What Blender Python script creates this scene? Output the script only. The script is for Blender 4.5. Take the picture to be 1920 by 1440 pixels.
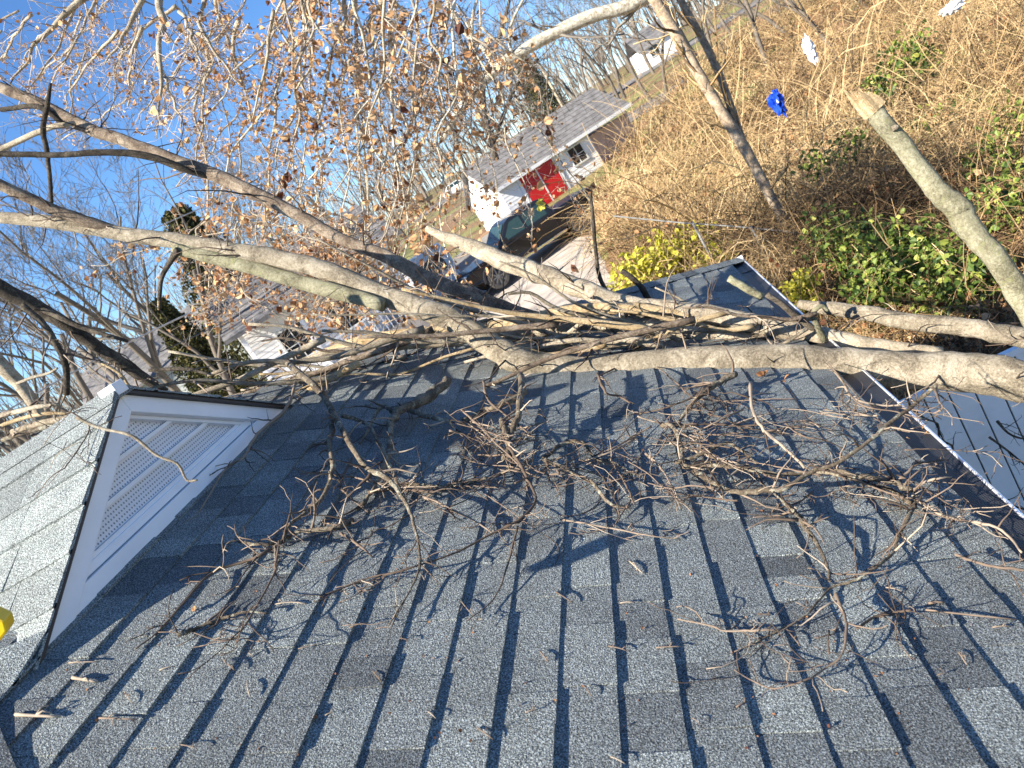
import bpy, math, random
import numpy as np
from mathutils import Vector, Matrix
R = np.random.default_rng(7)
random.seed(7)
for o in list(bpy.data.objects):
    bpy.data.objects.remove(o)
SC = bpy.context.scene
COL = SC.collection

# ------------------------------------------------------------------ camera
H = 4.9                                   # camera height over the yard
FPX = 1430.0                              # focal length in pixels of a 1920 px wide picture
Yc = np.array([132., -510., FPX]); Yc /= np.linalg.norm(Yc)
_r = math.radians(32.5)
_b = -(math.sin(_r) * Yc[0] + math.cos(_r) * Yc[1]) / Yc[2]
Dc = np.array([math.sin(_r), math.cos(_r), _b]); Dc /= np.linalg.norm(Dc)
Xc = np.cross(Dc, Yc)
MW = np.array([Xc, Yc, -Dc])              # camera axes (right, down, forward) -> world
cam_d = bpy.data.cameras.new('camera')
cam_d.sensor_width = 36.0
cam_d.lens = 36.0 * FPX / 1920.0
cam_d.clip_start = 0.05
cam_d.clip_end = 3000
cam_d.dof.use_dof = True
cam_d.dof.focus_distance = 3.6
cam_d.dof.aperture_fstop = cam_d.lens / 5.0
cam = bpy.data.objects.new('camera', cam_d)
COL.objects.link(cam)
right, down, fwd = MW[:, 0], MW[:, 1], MW[:, 2]
m = Matrix(((right[0], -down[0], -fwd[0], 0), (right[1], -down[1], -fwd[1], 0), (right[2], -down[2], -fwd[2], H), (0, 0, 0, 1)))
cam.matrix_world = m
SC.camera = cam

# ------------------------------------------------------------------ sky, sun, exposure
SUN = Vector((0.52, 0.4465, -0.485)).normalized()       # direction the light travels
world = bpy.data.worlds.new('World'); SC.world = world; world.use_nodes = True
wn = world.node_tree.nodes; wl = world.node_tree.links
sky = wn.new('ShaderNodeTexSky'); sky.sky_type = 'NISHITA'; sky.sun_disc = False
sky.sun_elevation = math.asin(-SUN.z); sky.sun_rotation = math.atan2(-SUN.x, -SUN.y)
sky.altitude = 1200; sky.air_density = 1.0; sky.dust_density = 0.0; sky.ozone_density = 7.0
hs = wn.new('ShaderNodeHueSaturation'); hs.inputs['Saturation'].default_value = 1.06; wl.new(sky.outputs[0], hs.inputs['Color']); wl.new(hs.outputs[0], wn['Background'].inputs[0]); wn['Background'].inputs[1].default_value = 0.078
sl = bpy.data.lights.new('sun', 'SUN'); sl.energy = 5.0; sl.angle = math.radians(0.5); sl.color = (1.0, 0.91, 0.77)
so = bpy.data.objects.new('sun', sl); COL.objects.link(so); so.rotation_euler = SUN.to_track_quat('-Z', 'Y').to_euler(); so.location = (-20, -20, 30)
SC.view_settings.view_transform = 'Standard'; SC.view_settings.look = 'None'
SC.view_settings.exposure = 1.55; SC.view_settings.gamma = 1.0; SC.view_settings.use_curve_mapping = False
SC.cycles.max_bounces = 5; SC.cycles.transparent_max_bounces = 6

# ------------------------------------------------------------------ geometry helpers
def ray(px, py): return MW @ (np.array([px - 960., py - 720., FPX]) / FPX)
def at(px, py, Y):                        # point seen at (px, py), Y metres ahead
    q = ray(px, py); p = q * (Y / q[1]); return np.array([p[0], p[1], p[2] + H])
def on_roof(px, py, h=0.0):
    q = ray(px, py); t = (-1.476 + h) / (q[2] + 0.5 * q[0]); p = q * t; return np.array([p[0], p[1], p[2] + H])
def depth_of(p): return float((np.asarray(p) - [0, 0, H]) @ MW[:, 2])
def roof_z(x): return H - 1.476 - 0.5 * x
def proj(p):
    c = MW.T @ (np.asarray(p, float) - [0, 0, H]); return 960 + FPX * c[0] / c[2], 720 + FPX * c[1] / c[2], c[2]

def mesh(name, V, F, tone=None, smooth=False):
    me = bpy.data.meshes.new(name)
    V = np.asarray(V, np.float32)
    if isinstance(F, np.ndarray):
        k = F.shape[1]; n = len(F)
        me.vertices.add(len(V)); me.vertices.foreach_set('co', V.ravel())
        me.loops.add(n * k); me.loops.foreach_set('vertex_index', F.astype(np.int32).ravel())
        me.polygons.add(n); me.polygons.foreach_set('loop_start', np.arange(0, n * k, k, dtype=np.int32))
        me.polygons.foreach_set('loop_total', np.full(n, k, np.int32))
        me.update(calc_edges=True)
    else:
        me.from_pydata([tuple(map(float, v)) for v in V], [], [tuple(int(i) for i in f) for f in F]); me.update()
    me.polygons.foreach_set('use_smooth', np.full(len(me.polygons), bool(smooth)))
    if tone is not None:
        a = me.attributes.new('tone', 'FLOAT', 'POINT'); a.data.foreach_set('value', np.asarray(tone, np.float32).ravel())
    return me
def link(name, me, mat=None, parent=None):
    o = bpy.data.objects.new(name, me); COL.objects.link(o)
    if mat is not None and me is not None and not me.materials: me.materials.append(mat)
    if parent is not None: o.parent = parent
    return o
def empty(name, loc=(0, 0, 0), rz=0.0):
    o = bpy.data.objects.new(name, None); COL.objects.link(o); o.location = loc; o.rotation_euler = (0, 0, rz); o.empty_display_size = 0.2
    bpy.context.view_layer.update() if False else None
    return o
def tag(o, label=None, cat=None, group=None, kind=None):
    if label: o['label'] = label
    if cat: o['category'] = cat
    if group: o['group'] = group
    if kind: o['kind'] = kind
    return o

class MB:                                 # collects faces for ONE mesh object
    def __init__(s): s.v = []; s.f = []
    def add(s, V, F):
        b = len(s.v); s.v += [tuple(map(float, p)) for p in V]; s.f += [tuple(b + i for i in f) for f in F]; return s
    def box(s, x0, x1, y0, y1, z0, z1):
        V = [(x0, y0, z0), (x1, y0, z0), (x1, y1, z0), (x0, y1, z0), (x0, y0, z1), (x1, y0, z1), (x1, y1, z1), (x0, y1, z1)]
        return s.add(V, [(0, 3, 2, 1), (4, 5, 6, 7), (0, 1, 5, 4), (1, 2, 6, 5), (2, 3, 7, 6), (3, 0, 4, 7)])
    def hexa(s, V):                       # 8 corners, bottom ring then top ring
        return s.add(V, [(0, 3, 2, 1), (4, 5, 6, 7), (0, 1, 5, 4), (1, 2, 6, 5), (2, 3, 7, 6), (3, 0, 4, 7)])
    def prism(s, poly, a, b, axis=1):     # polygon (2-D) extruded along an axis between a and b
        n = len(poly)
        def pt(p, t):
            return (t, p[0], p[1]) if axis == 0 else ((p[0], t, p[1]) if axis == 1 else (p[0], p[1], t))
        V = [pt(p, a) for p in poly] + [pt(p, b) for p in poly]
        F = [tuple(range(n))[::-1], tuple(range(n, 2 * n))] + [(i, (i + 1) % n, n + (i + 1) % n, n + i) for i in range(n)]
        return s.add(V, F)
    def cyl(s, c, r, a, b, axis=1, n=20):
        return s.prism([(c[0] + r * math.cos(2 * math.pi * i / n), c[1] + r * math.sin(2 * math.pi * i / n)) for i in range(n)], a, b, axis)
    def build(s, name, mat, parent=None, bevel=0.0, smooth=False):
        me = bpy.data.meshes.new(name); me.from_pydata(s.v, [], s.f); me.update()
        import bmesh
        bm = bmesh.new(); bm.from_mesh(me); bmesh.ops.recalc_face_normals(bm, faces=bm.faces)
        if bevel: bmesh.ops.bevel(bm, geom=list(bm.edges), offset=bevel, segments=2, affect='EDGES', profile=0.6)
        bm.to_mesh(me); bm.free()
        if smooth: me.polygons.foreach_set('use_smooth', np.ones(len(me.polygons), bool))
        return link(name, me, mat, parent)

def smooth_line(pts, rad, step=3):
    pts = np.asarray(pts, float); rad = np.asarray(rad, float); n = len(pts)
    if n < 3: return pts, rad
    P = np.vstack([2 * pts[0] - pts[1], pts, 2 * pts[-1] - pts[-2]]); out = []; ro = []
    for i in range(n - 1):
        p0, p1, p2, p3 = P[i:i + 4]
        for k in range(step):
            t = k / step
            out.append(0.5 * (2 * p1 + (p2 - p0) * t + (2 * p0 - 5 * p1 + 4 * p2 - p3) * t * t + (3 * p1 - p0 - 3 * p2 + p3) * t ** 3)); ro.append(rad[i] * (1 - t) + rad[i + 1] * t)
    out.append(pts[-1]); ro.append(rad[-1])
    return np.array(out), np.array(ro)

def sweep(polys, sides=4, tones=None, caps=True):
    """tubes along many polylines -> V, F(quads), tone"""
    groups = {}
    for i, (p, r) in enumerate(polys): groups.setdefault(len(p), []).append(i)
    VV = []; FF = []; TT = []; base = 0
    ang = np.arange(sides) * 2 * math.pi / sides
    ca, sa = np.cos(ang), np.sin(ang)
    for n, idx in groups.items():
        P = np.array([polys[i][0] for i in idx], float); Rr = np.array([polys[i][1] for i in idx], float)
        if caps:
            P = np.concatenate([P[:, :1], P, P[:, -1:]], 1); Rr = np.concatenate([Rr[:, :1] * 0.05, Rr, Rr[:, -1:] * 0.05], 1)
        M, N = Rr.shape
        T = np.zeros_like(P)
        if caps:
            T[:, 1:-1] = np.gradient(P[:, 1:-1], axis=1); T[:, 0] = T[:, 1]; T[:, -1] = T[:, -2]
        else: T = np.gradient(P, axis=1)
        T /= np.linalg.norm(T, axis=2, keepdims=True) + 1e-9
        mt = np.abs(T.mean(1)); ref = np.eye(3)[np.argmin(mt, 1)][:, None, :]
        U = np.cross(T, ref); U /= np.linalg.norm(U, axis=2, keepdims=True) + 1e-9
        W = np.cross(T, U)
        V = P[:, :, None] + Rr[:, :, None, None] * (ca[:, None] * U[:, :, None] + sa[:, None] * W[:, :, None])
        VV.append(V.reshape(-1, 3))
        a = np.arange(M)[:, None, None] * N * sides + np.arange(N - 1)[None, :, None] * sides
        k = np.arange(sides)[None, None]; k2 = (k + 1) % sides
        F = np.stack([a + k, a + k2, a + sides + k2, a + sides + k], -1).reshape(-1, 4) + base
        FF.append(F); base += M * N * sides
        tv = R.random(M) if tones is None else np.asarray(tones)[idx]
        TT.append(np.repeat(tv, N * sides))
    return np.concatenate(VV), np.concatenate(FF), np.concatenate(TT)
def tube_obj(name, polys, mat, parent=None, sides=6, tones=None, smooth=True):
    V, F, T = sweep(polys, sides, tones); return link(name, mesh(name, V, F, T, smooth), mat, parent)
def vary(rad, amt=0.08):
    return rad * (1 + amt * (R.random(len(rad)) - 0.5) * 2)
def unit(v): v = np.asarray(v, float); return v / (np.linalg.norm(v) + 1e-9)

def leaf_cloud(C, S, up=0.3, fold=0.5, tones=None):
    """folded diamond leaves, two triangles a side"""
    n = len(C); C = np.asarray(C, float); S = np.asarray(S, float)[:, None]
    a = R.normal(size=(n, 3)); a /= np.linalg.norm(a, axis=1, keepdims=True)
    b = R.normal(size=(n, 3)); b[:, 2] += up; b -= (b * a).sum(1, keepdims=True) * a; b /= np.linalg.norm(b, axis=1, keepdims=True)
    c = np.cross(a, b); w = (0.3 + 0.2 * R.random((n, 1))); fo = fold * (R.random((n, 1)) * 1.2)
    q0 = C; q1 = C + S * (0.3 * a + w * c + fo * w * b); q2 = C + S * (0.68 * a + w * 0.8 * c + fo * w * b + 0.1 * b)
    q3 = C + S * (1.0 * a + 0.22 * b * fo); q4 = C + S * (0.68 * a - w * 0.8 * c + fo * w * b + 0.1 * b); q5 = C + S * (0.3 * a - w * c + fo * w * b)
    V = np.stack([q0, q1, q2, q3, q4, q5], 1).reshape(-1, 3)
    k = np.arange(n)[:, None] * 6
    F = np.concatenate([k + np.array([[0, 1, 2, 3]]), k + np.array([[0, 3, 4, 5]])])
    t = R.random(n) if tones is None else tones
    return V, F, np.repeat(t, 6)

# ------------------------------------------------------------------ materials
def new_mat(name):
    mt = bpy.data.materials.new(name); mt.use_nodes = True
    nt = mt.node_tree; return mt, nt, nt.nodes['Principled BSDF']
def ramp(nt, stops):
    n = nt.nodes.new('ShaderNodeValToRGB'); e = n.color_ramp.elements
    while len(e) < len(stops): e.new(0.5)
    for i, (p, c) in enumerate(stops): e[i].position = p; e[i].color = (*c, 1)
    return n
def noise(nt, scale, detail=4, rough=0.6, vec=None, dist=0.0):
    n = nt.nodes.new('ShaderNodeTexNoise'); n.inputs['Scale'].default_value = scale; n.inputs['Detail'].default_value = detail
    n.inputs['Roughness'].default_value = rough; n.inputs['Distortion'].default_value = dist
    if vec is not None: nt.links.new(vec, n.inputs['Vector'])
    return n
def coords(nt, kind='Object', scale=None):
    t = nt.nodes.new('ShaderNodeTexCoord').outputs[kind]
    if scale is None: return t
    mp = nt.nodes.new('ShaderNodeMapping'); mp.inputs['Scale'].default_value = scale; nt.links.new(t, mp.inputs['Vector']); return mp.outputs[0]
def math_node(nt, op, a, b=None):
    n = nt.nodes.new('ShaderNodeMath'); n.operation = op
    for i, x in enumerate((a, b)):
        if x is None: continue
        if hasattr(x, 'links') or hasattr(x, 'is_linked'): nt.links.new(x, n.inputs[i])
        else: n.inputs[i].default_value = x
    return n.outputs[0]
def mixc(nt, fac, a, b, mode='MIX'):
    n = nt.nodes.new('ShaderNodeMix'); n.data_type = 'RGBA'; n.blend_type = mode
    for s, x in ((n.inputs[0], fac), (n.inputs[6], a), (n.inputs[7], b)):
        if hasattr(x, 'is_linked'): nt.links.new(x, s)
        elif isinstance(x, (int, float)): s.default_value = x
        else: s.default_value = (*x, 1)
    return n.outputs[2]
def bump(nt, bsdf, h, strength=0.5, dist=0.01):
    b = nt.nodes.new('ShaderNodeBump'); b.inputs['Strength'].default_value = strength; b.inputs['Distance'].default_value = dist
    nt.links.new(h, b.inputs['Height']); nt.links.new(b.outputs[0], bsdf.inputs['Normal'])
def attr(nt, name='tone'):
    a = nt.nodes.new('ShaderNodeAttribute'); a.attribute_name = name; return a.outputs['Fac']

def plain(name, col, rough=0.6, metal=0.0, var=0.12, scale=6.0, bumps=0.0, spec=0.5):
    mt, nt, bs = new_mat(name)
    n = noise(nt, scale, 6, 0.65, coords(nt))
    d = tuple(c * (1 - var * 1.6) for c in col); l = tuple(min(1, c * (1 + var)) for c in col)
    r = ramp(nt, [(0.3, d), (0.7, l)]); nt.links.new(n.outputs[0], r.inputs[0]); nt.links.new(r.outputs[0], bs.inputs['Base Color'])
    bs.inputs['Roughness'].default_value = rough; bs.inputs['Metallic'].default_value = metal; bs.inputs['Specular IOR Level'].default_value = spec
    if bumps: bump(nt, bs, n.outputs[0], bumps, 0.01)
    return mt
def toned(name, stops, rough=0.85, nscale=30, namt=0.35, bumps=0.0, trans=0.0):
    """colour picked by the per-piece tone, with fine mottling"""
    mt, nt, bs = new_mat(name)
    r = ramp(nt, stops); nt.links.new(attr(nt), r.inputs[0])
    n = noise(nt, nscale, 5, 0.7, coords(nt))
    r2 = ramp(nt, [(0.25, (1 - namt,) * 3), (0.75, (1 + namt * 0.4,) * 3)]); nt.links.new(n.outputs[0], r2.inputs[0])
    c = mixc(nt, 1.0, r.outputs[0], r2.outputs[0], 'MULTIPLY'); nt.links.new(c, bs.inputs['Base Color'])
    bs.inputs['Roughness'].default_value = rough; bs.inputs['Specular IOR Level'].default_value = 0.25
    if bumps: bump(nt, bs, n.outputs[0], bumps, 0.01)
    if trans:
        tr = nt.nodes.new('ShaderNodeBsdfTranslucent'); nt.links.new(c, tr.inputs[0]); mx = nt.nodes.new('ShaderNodeMixShader'); mx.inputs[0].default_value = trans
        nt.links.new(bs.outputs[0], mx.inputs[1]); nt.links.new(tr.outputs[0], mx.inputs[2]); nt.links.new(mx.outputs[0], nt.nodes['Material Output'].inputs[0])
    return mt
def bark(name, dark, mid, light, fine=90, lichen=None):
    mt, nt, bs = new_mat(name)
    co = coords(nt)
    n1 = noise(nt, 7, 8, 0.72, co, 0.8); n2 = noise(nt, fine, 8, 0.8, co, 0.5)
    mx = math_node(nt, 'ADD', math_node(nt, 'MULTIPLY', n1.outputs[0], 0.5), math_node(nt, 'MULTIPLY', n2.outputs[0], 0.5))
    r = ramp(nt, [(0.41, dark), (0.5, mid), (0.58, light)]); nt.links.new(mx, r.inputs[0]); c = r.outputs[0]
    t = ramp(nt, [(0.0, (0.72,) * 3), (1.0, (1.12,) * 3)]); nt.links.new(attr(nt), t.inputs[0]); c = mixc(nt, 1.0, c, t.outputs[0], 'MULTIPLY')
    if lichen:
        n3 = noise(nt, 14, 6, 0.8, co, 1.0); r3 = ramp(nt, [(0.54, (0, 0, 0)), (0.63, (1, 1, 1))]); nt.links.new(n3.outputs[0], r3.inputs[0]); c = mixc(nt, r3.outputs[0], c, lichen)
    nt.links.new(c, bs.inputs['Base Color']); bs.inputs['Roughness'].default_value = 0.9; bs.inputs['Specular IOR Level'].default_value = 0.2
    bump(nt, bs, mx, 1.0, 0.03); return mt

def shingle_mat():
    mt, nt, bs = new_mat('asphalt_shingle'); co = coords(nt)
    r = ramp(nt, [(0.0, (0.085, 0.097, 0.106)), (0.35, (0.165, 0.182, 0.186)), (0.7, (0.225, 0.25, 0.248)), (1.0, (0.31, 0.345, 0.338))])
    nt.links.new(attr(nt), r.inputs[0])
    g = noise(nt, 260, 1, 0.8, co); g2 = noise(nt, 110, 3, 0.8, co); big = noise(nt, 3.5, 5, 0.65, co)
    gr = ramp(nt, [(0.33, (0.16,) * 3), (0.46, (0.74,) * 3), (0.55, (1.25,) * 3), (0.68, (2.6, 2.68, 2.75))]); nt.links.new(g.outputs[0], gr.inputs[0])
    c = mixc(nt, 1.0, r.outputs[0], gr.outputs[0], 'MULTIPLY')
    br = ramp(nt, [(0.3, (0.78,) * 3), (0.7, (1.16,) * 3)]); nt.links.new(big.outputs[0], br.inputs[0]); c = mixc(nt, 1.0, c, br.outputs[0], 'MULTIPLY')
    nt.links.new(c, bs.inputs['Base Color']); bs.inputs['Roughness'].default_value = 0.82; bs.inputs['Specular IOR Level'].default_value = 0.35
    h = math_node(nt, 'ADD', g.outputs[0], math_node(nt, 'MULTIPLY', g2.outputs[0], 0.8)); bump(nt, bs, h, 1.0, 0.009); return mt

M_sh = shingle_mat()
M_bark = bark('grey_brown_bark', (0.13, 0.11, 0.08), (0.31, 0.265, 0.195), (0.5, 0.445, 0.35))
M_bark_l = bark('pale_bark', (0.2, 0.165, 0.12), (0.42, 0.355, 0.26), (0.62, 0.55, 0.43))
M_bark_m = bark('mossy_bark', (0.14, 0.13, 0.085), (0.31, 0.29, 0.19), (0.48, 0.46, 0.33), lichen=(0.3, 0.3, 0.15))
M_bark_d = bark('dark_bark', (0.03, 0.026, 0.02), (0.085, 0.07, 0.055), (0.2, 0.17, 0.13))
M_bark_b = bark('brown_bark', (0.085, 0.06, 0.045), (0.22, 0.17, 0.125), (0.42, 0.35, 0.27))
M_peel = bark('peeled_wood', (0.3, 0.2, 0.1), (0.5, 0.38, 0.22), (0.68, 0.55, 0.36))
M_lich = bark('lichened_twig', (0.075, 0.055, 0.04), (0.2, 0.16, 0.115), (0.36, 0.3, 0.22), 120, lichen=(0.5, 0.5, 0.4))
M_twig = toned('twig_bark', [(0, (0.045, 0.034, 0.028)), (0.35, (0.11, 0.08, 0.06)), (0.7, (0.22, 0.165, 0.125)), (1, (0.42, 0.35, 0.27))])
M_pale = toned('pale_twig_bark', [(0, (0.16, 0.125, 0.105)), (0.4, (0.3, 0.25, 0.215)), (0.75, (0.46, 0.4, 0.35)), (1, (0.62, 0.56, 0.48))])
M_bgbark = toned('background_bark', [(0, (0.05, 0.042, 0.038)), (0.5, (0.13, 0.11, 0.09)), (1, (0.27, 0.24, 0.2))], nscale=5)
M_syc = bark('sycamore_bark', (0.2, 0.16, 0.11), (0.46, 0.42, 0.33), (0.7, 0.67, 0.58), 20)
M_leaf = toned('dry_brown_leaf', [(0, (0.1, 0.035, 0.02)), (0.3, (0.34, 0.16, 0.07)), (0.7, (0.58, 0.33, 0.16)), (1, (0.74, 0.52, 0.3))], 0.7, 60, 0.3, trans=0.25)
M_ivy = toned('green_leaf', [(0, (0.03, 0.06, 0.015)), (0.4, (0.1, 0.16, 0.03)), (0.8, (0.24, 0.3, 0.06)), (1, (0.42, 0.42, 0.1))], 0.45, 40, 0.25, trans=0.2)
M_yel = toned('yellow_leaf', [(0, (0.28, 0.26, 0.03)), (0.5, (0.5, 0.47, 0.05)), (1, (0.62, 0.58, 0.12))], 0.6, 40, 0.2, trans=0.3)
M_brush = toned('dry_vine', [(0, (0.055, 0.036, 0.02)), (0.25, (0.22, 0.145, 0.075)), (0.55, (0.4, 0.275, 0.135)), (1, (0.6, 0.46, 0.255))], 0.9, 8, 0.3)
M_conif = toned('conifer_needles', [(0, (0.02, 0.025, 0.012)), (0.5, (0.07, 0.075, 0.028)), (1, (0.16, 0.14, 0.045))], 0.8, 6, 0.3, trans=0.1)
M_white = plain('white_aluminium_trim', (0.82, 0.83, 0.86), 0.45, 0, 0.05, 3)
M_vinyl = plain('white_vinyl', (0.85, 0.86, 0.88), 0.4, 0, 0.08, 2.5)
M_black = plain('black_drip_edge', (0.02, 0.02, 0.024), 0.5)
M_alum = plain('bright_aluminium', (0.85, 0.87, 0.9), 0.28, 1.0, 0.05, 40)
M_wall = plain('pale_siding', (0.6, 0.6, 0.58), 0.6, 0, 0.06, 3)
M_roofbg = plain('weathered_roof', (0.16, 0.155, 0.155), 0.9, 0, 0.3, 2.5, 0.3)
M_glass = plain('dark_glass', (0.02, 0.025, 0.03), 0.08, 0, 0.1, 1)

# ------------------------------------------------------------------ terrain
def zg(x, y):
    x = np.asarray(x, float); y = np.asarray(y, float)
    return np.interp(y, [-200, 14, 30, 43, 60, 100, 200, 320], [0, 0, 0.75, 1.75, 2.7, 5.0, 9.0, 11.0]) + 0 * x
def brush_edge(y): return np.interp(y, [0, 7, 9, 12, 16, 22, 28, 32, 37, 43, 50, 60], [1.6, 1.6, 0.6, -0.5, -1.1, -1.6, -2.1, -1.7, -0.5, 1.8, 5.5, 9])
def lump(x, y):                           # smooth pseudo-random bumps, 0..1
    return 0.5 + 0.18 * np.sin(x * 1.3 + y * 0.7 + 1) + 0.14 * np.sin(x * 0.6 - y * 1.1 + 2.2) + 0.1 * np.sin(2.3 * x + 1.9 * y) + 0.08 * np.sin(3.7 * x - 2.9 * y + 0.5)
def brush_w(x, y):                        # 0 outside the thicket, 1 inside
    w = np.clip((x - brush_edge(y)) / 1.2, 0, 1)
    w = w * np.clip((y - 6.8) / 1.5, 0, 1) * np.clip((56 - y) / 4, 0, 1) * np.clip((0.62 * y + 7 - x) / 3, 0, 1)
    return w * w * (3 - 2 * w)
def ground_z(x, y): return zg(x, y) + brush_w(x, y) * (0.35 + 1.1 * lump(x, y)) * np.interp(y, [7, 11, 16], [0.35, 0.7, 1])

def ground_mat():
    mt, nt, bs = new_mat('leaf_littered_ground'); co = coords(nt)
    n1 = noise(nt, 0.25, 6, 0.65, co, 0.4); n2 = noise(nt, 7, 8, 0.75, co); n3 = noise(nt, 34, 4, 0.8, co)
    brown = ramp(nt, [(0.36, (0.04, 0.024, 0.014)), (0.48, (0.15, 0.085, 0.042)), (0.56, (0.32, 0.19, 0.095)), (0.68, (0.46, 0.31, 0.17))]); nt.links.new(math_node(nt, 'ADD', math_node(nt, 'MULTIPLY', n2.outputs[0], 0.5), math_node(nt, 'MULTIPLY', n3.outputs[0], 0.5)), brown.inputs[0])
    green = ramp(nt, [(0.3, (0.07, 0.08, 0.02)), (0.55, (0.2, 0.2, 0.06)), (0.75, (0.36, 0.31, 0.13))]); nt.links.new(n2.outputs[0], green.inputs[0])
    sel = ramp(nt, [(0.46, (0, 0, 0)), (0.56, (1, 1, 1))]); nt.links.new(n1.outputs[0], sel.inputs[0])
    nt.links.new(mixc(nt, sel.outputs[0], brown.outputs[0], green.outputs[0]), bs.inputs['Base Color']); bs.inputs['Roughness'].default_value = 0.95
    bump(nt, bs, n3.outputs[0], 0.6, 0.04); return mt
xs = np.unique(np.concatenate([np.linspace(-600, -60, 14), np.linspace(-60, -6, 37), np.linspace(-6, 34, 134), np.linspace(34, 600, 20)]))
ys = np.unique(np.concatenate([np.linspace(-40, 4, 6), np.linspace(4, 62, 194), np.linspace(62, 110, 30), np.linspace(110, 900, 24)]))
gx, gy = np.meshgrid(xs, ys); gzv = ground_z(gx, gy)
V = np.stack([gx, gy, gzv], -1).reshape(-1, 3); nx = len(xs)
i = (np.arange(len(ys) - 1)[:, None] * nx + np.arange(nx - 1)[None]).ravel()
tag(link('ground', mesh('ground', V, np.stack([i, i + 1, i + nx + 1, i + nx], 1), smooth=True), ground_mat()), kind='structure')

E1 = np.array([0.89, 0.456]); E2 = np.array([-0.456, 0.89])       # axes of the neighbour's plot
def sheet(name, p0, ax, bx, la, lb, mat, lift=0.04, step=1.0, z=zg):
    na, nb = max(2, int(la / step) + 1), max(2, int(lb / step) + 1)
    A, B = np.meshgrid(np.linspace(0, la, na), np.linspace(0, lb, nb)); X = p0[0] + A * ax[0] + B * bx[0]; Y = p0[1] + A * ax[1] + B * bx[1]
    V = np.stack([X, Y, z(X, Y) + lift], -1).reshape(-1, 3); i = (np.arange(nb - 1)[:, None] * na + np.arange(na - 1)[None]).ravel()
    return tag(link(name, mesh(name, V, np.stack([i, i + 1, i + na + 1, i + na], 1), smooth=True), mat), kind='structure')
M_conc = plain('pale_concrete', (0.42, 0.37, 0.32), 0.9, 0, 0.22, 1.3, 0.2)
M_asph = plain('worn_asphalt', (0.17, 0.16, 0.15), 0.9, 0, 0.25, 1.0, 0.2)
M_lawn = toned('lawn', [(0, (0.16, 0.17, 0.05)), (1, (0.16, 0.17, 0.05))], 0.95, 1.2, 0.6)
def lawn_mat():
    mt, nt, bs = new_mat('winter_lawn'); co = coords(nt); n = noise(nt, 0.8, 8, 0.75, co); n2 = noise(nt, 12, 4, 0.7, co)
    r = ramp(nt, [(0.3, (0.1, 0.14, 0.03)), (0.5, (0.24, 0.24, 0.07)), (0.68, (0.42, 0.36, 0.16))]); nt.links.new(math_node(nt, 'ADD', math_node(nt, 'MULTIPLY', n.outputs[0], 0.6), math_node(nt, 'MULTIPLY', n2.outputs[0], 0.4)), r.inputs[0])
    nt.links.new(r.outputs[0], bs.inputs['Base Color']); bs.inputs['Roughness'].default_value = 0.95; bump(nt, bs, n2.outputs[0], 0.5, 0.03); return mt
M_lawn = lawn_mat()
sheet('driveway', (-13.0, 15.5), E1, E2, 16.4, 16.0, M_conc, 0.05)
sheet('parking_court', (-16.0, 33.2), E1, E2, 14.5, 7.2, M_asph, 0.045)
sheet('lawn', (-36, 38), E1, E2, 26.5, 34, M_lawn, 0.05)
sheet('road', (2, 56.5), (1, 0), (0, 1), 60, 6.5, M_asph, 0.06)
sheet('street', (-80, 92), (1, 0), (0, 1), 160, 8, M_asph, 0.06, 2)

# ------------------------------------------------------------------ our house: hip roof, gutter, dormer, walls
TH = math.atan(0.5); CT, ST = math.cos(TH), math.sin(TH)
XE = 0.46                                  # shingle edge at the eave
YH, XH = 6.73, 0.55                        # far eave corner, where the hip starts
XR = -3.25                                 # ridge
hip_y = lambda x: YH - (XH - x)
def rp(w, y, h): return np.array([XE - w * CT + h * ST, y, roof_z(XE) + w * ST + h * CT])
house = tag(empty('house', (0, 3, 0)), 'dark grey shingled hip roof house under the fallen tree', 'house')
hp = lambda o: (setattr(o, 'parent', house), setattr(o, 'matrix_parent_inverse', Matrix.Translation((0, -3, 0))))[0]
def hlink(name, me, mat, parent=None):
    o = link(name, me, mat)
    if parent is None: hp(o)
    else: o.parent = parent
    return o
# roof deck under the shingles, the far hip face and the back slopes
zr = roof_z(XR)
ec = [(XE - 0.02, -3.0), (XE - 0.02, hip_y(XE - 0.02))]
yr = hip_y(XR)
dv = [(ec[0][0], -3, roof_z(ec[0][0]) - 0.012), (ec[1][0], ec[1][1], roof_z(ec[1][0]) - 0.012), (XR, yr, zr - 0.012), (XR, -3, zr - 0.012), (2 * XR - XE, YH, roof_z(XE) - 0.012), (2 * XR - XE, -3, roof_z(XE) - 0.012)]
roof = hlink('roof', mesh('roof', dv, [(0, 1, 2, 3), (1, 4, 2), (2, 4, 5, 3)], [0.4] * 6), M_sh)
EXPO = 0.1455
def cell_geo(w0, w1, y0, y1, t, j):
    lo, hi = 0.0, 0.0012
    return [rp(w0 + j, y0, -0.004), rp(w0 + j, y1, -0.004), rp(w1, y1, -0.006), rp(w1, y0, -0.006), rp(w0 + j, y0, t), rp(w0 + j, y1, t), rp(w1, y1, hi), rp(w1, y0, hi)]
CF = [(4, 7, 6, 5), (0, 1, 5, 4), (1, 2, 6, 5), (3, 0, 4, 7)]
cells = []
ncourse = int((XE - XR) / CT / EXPO) + 1
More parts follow.
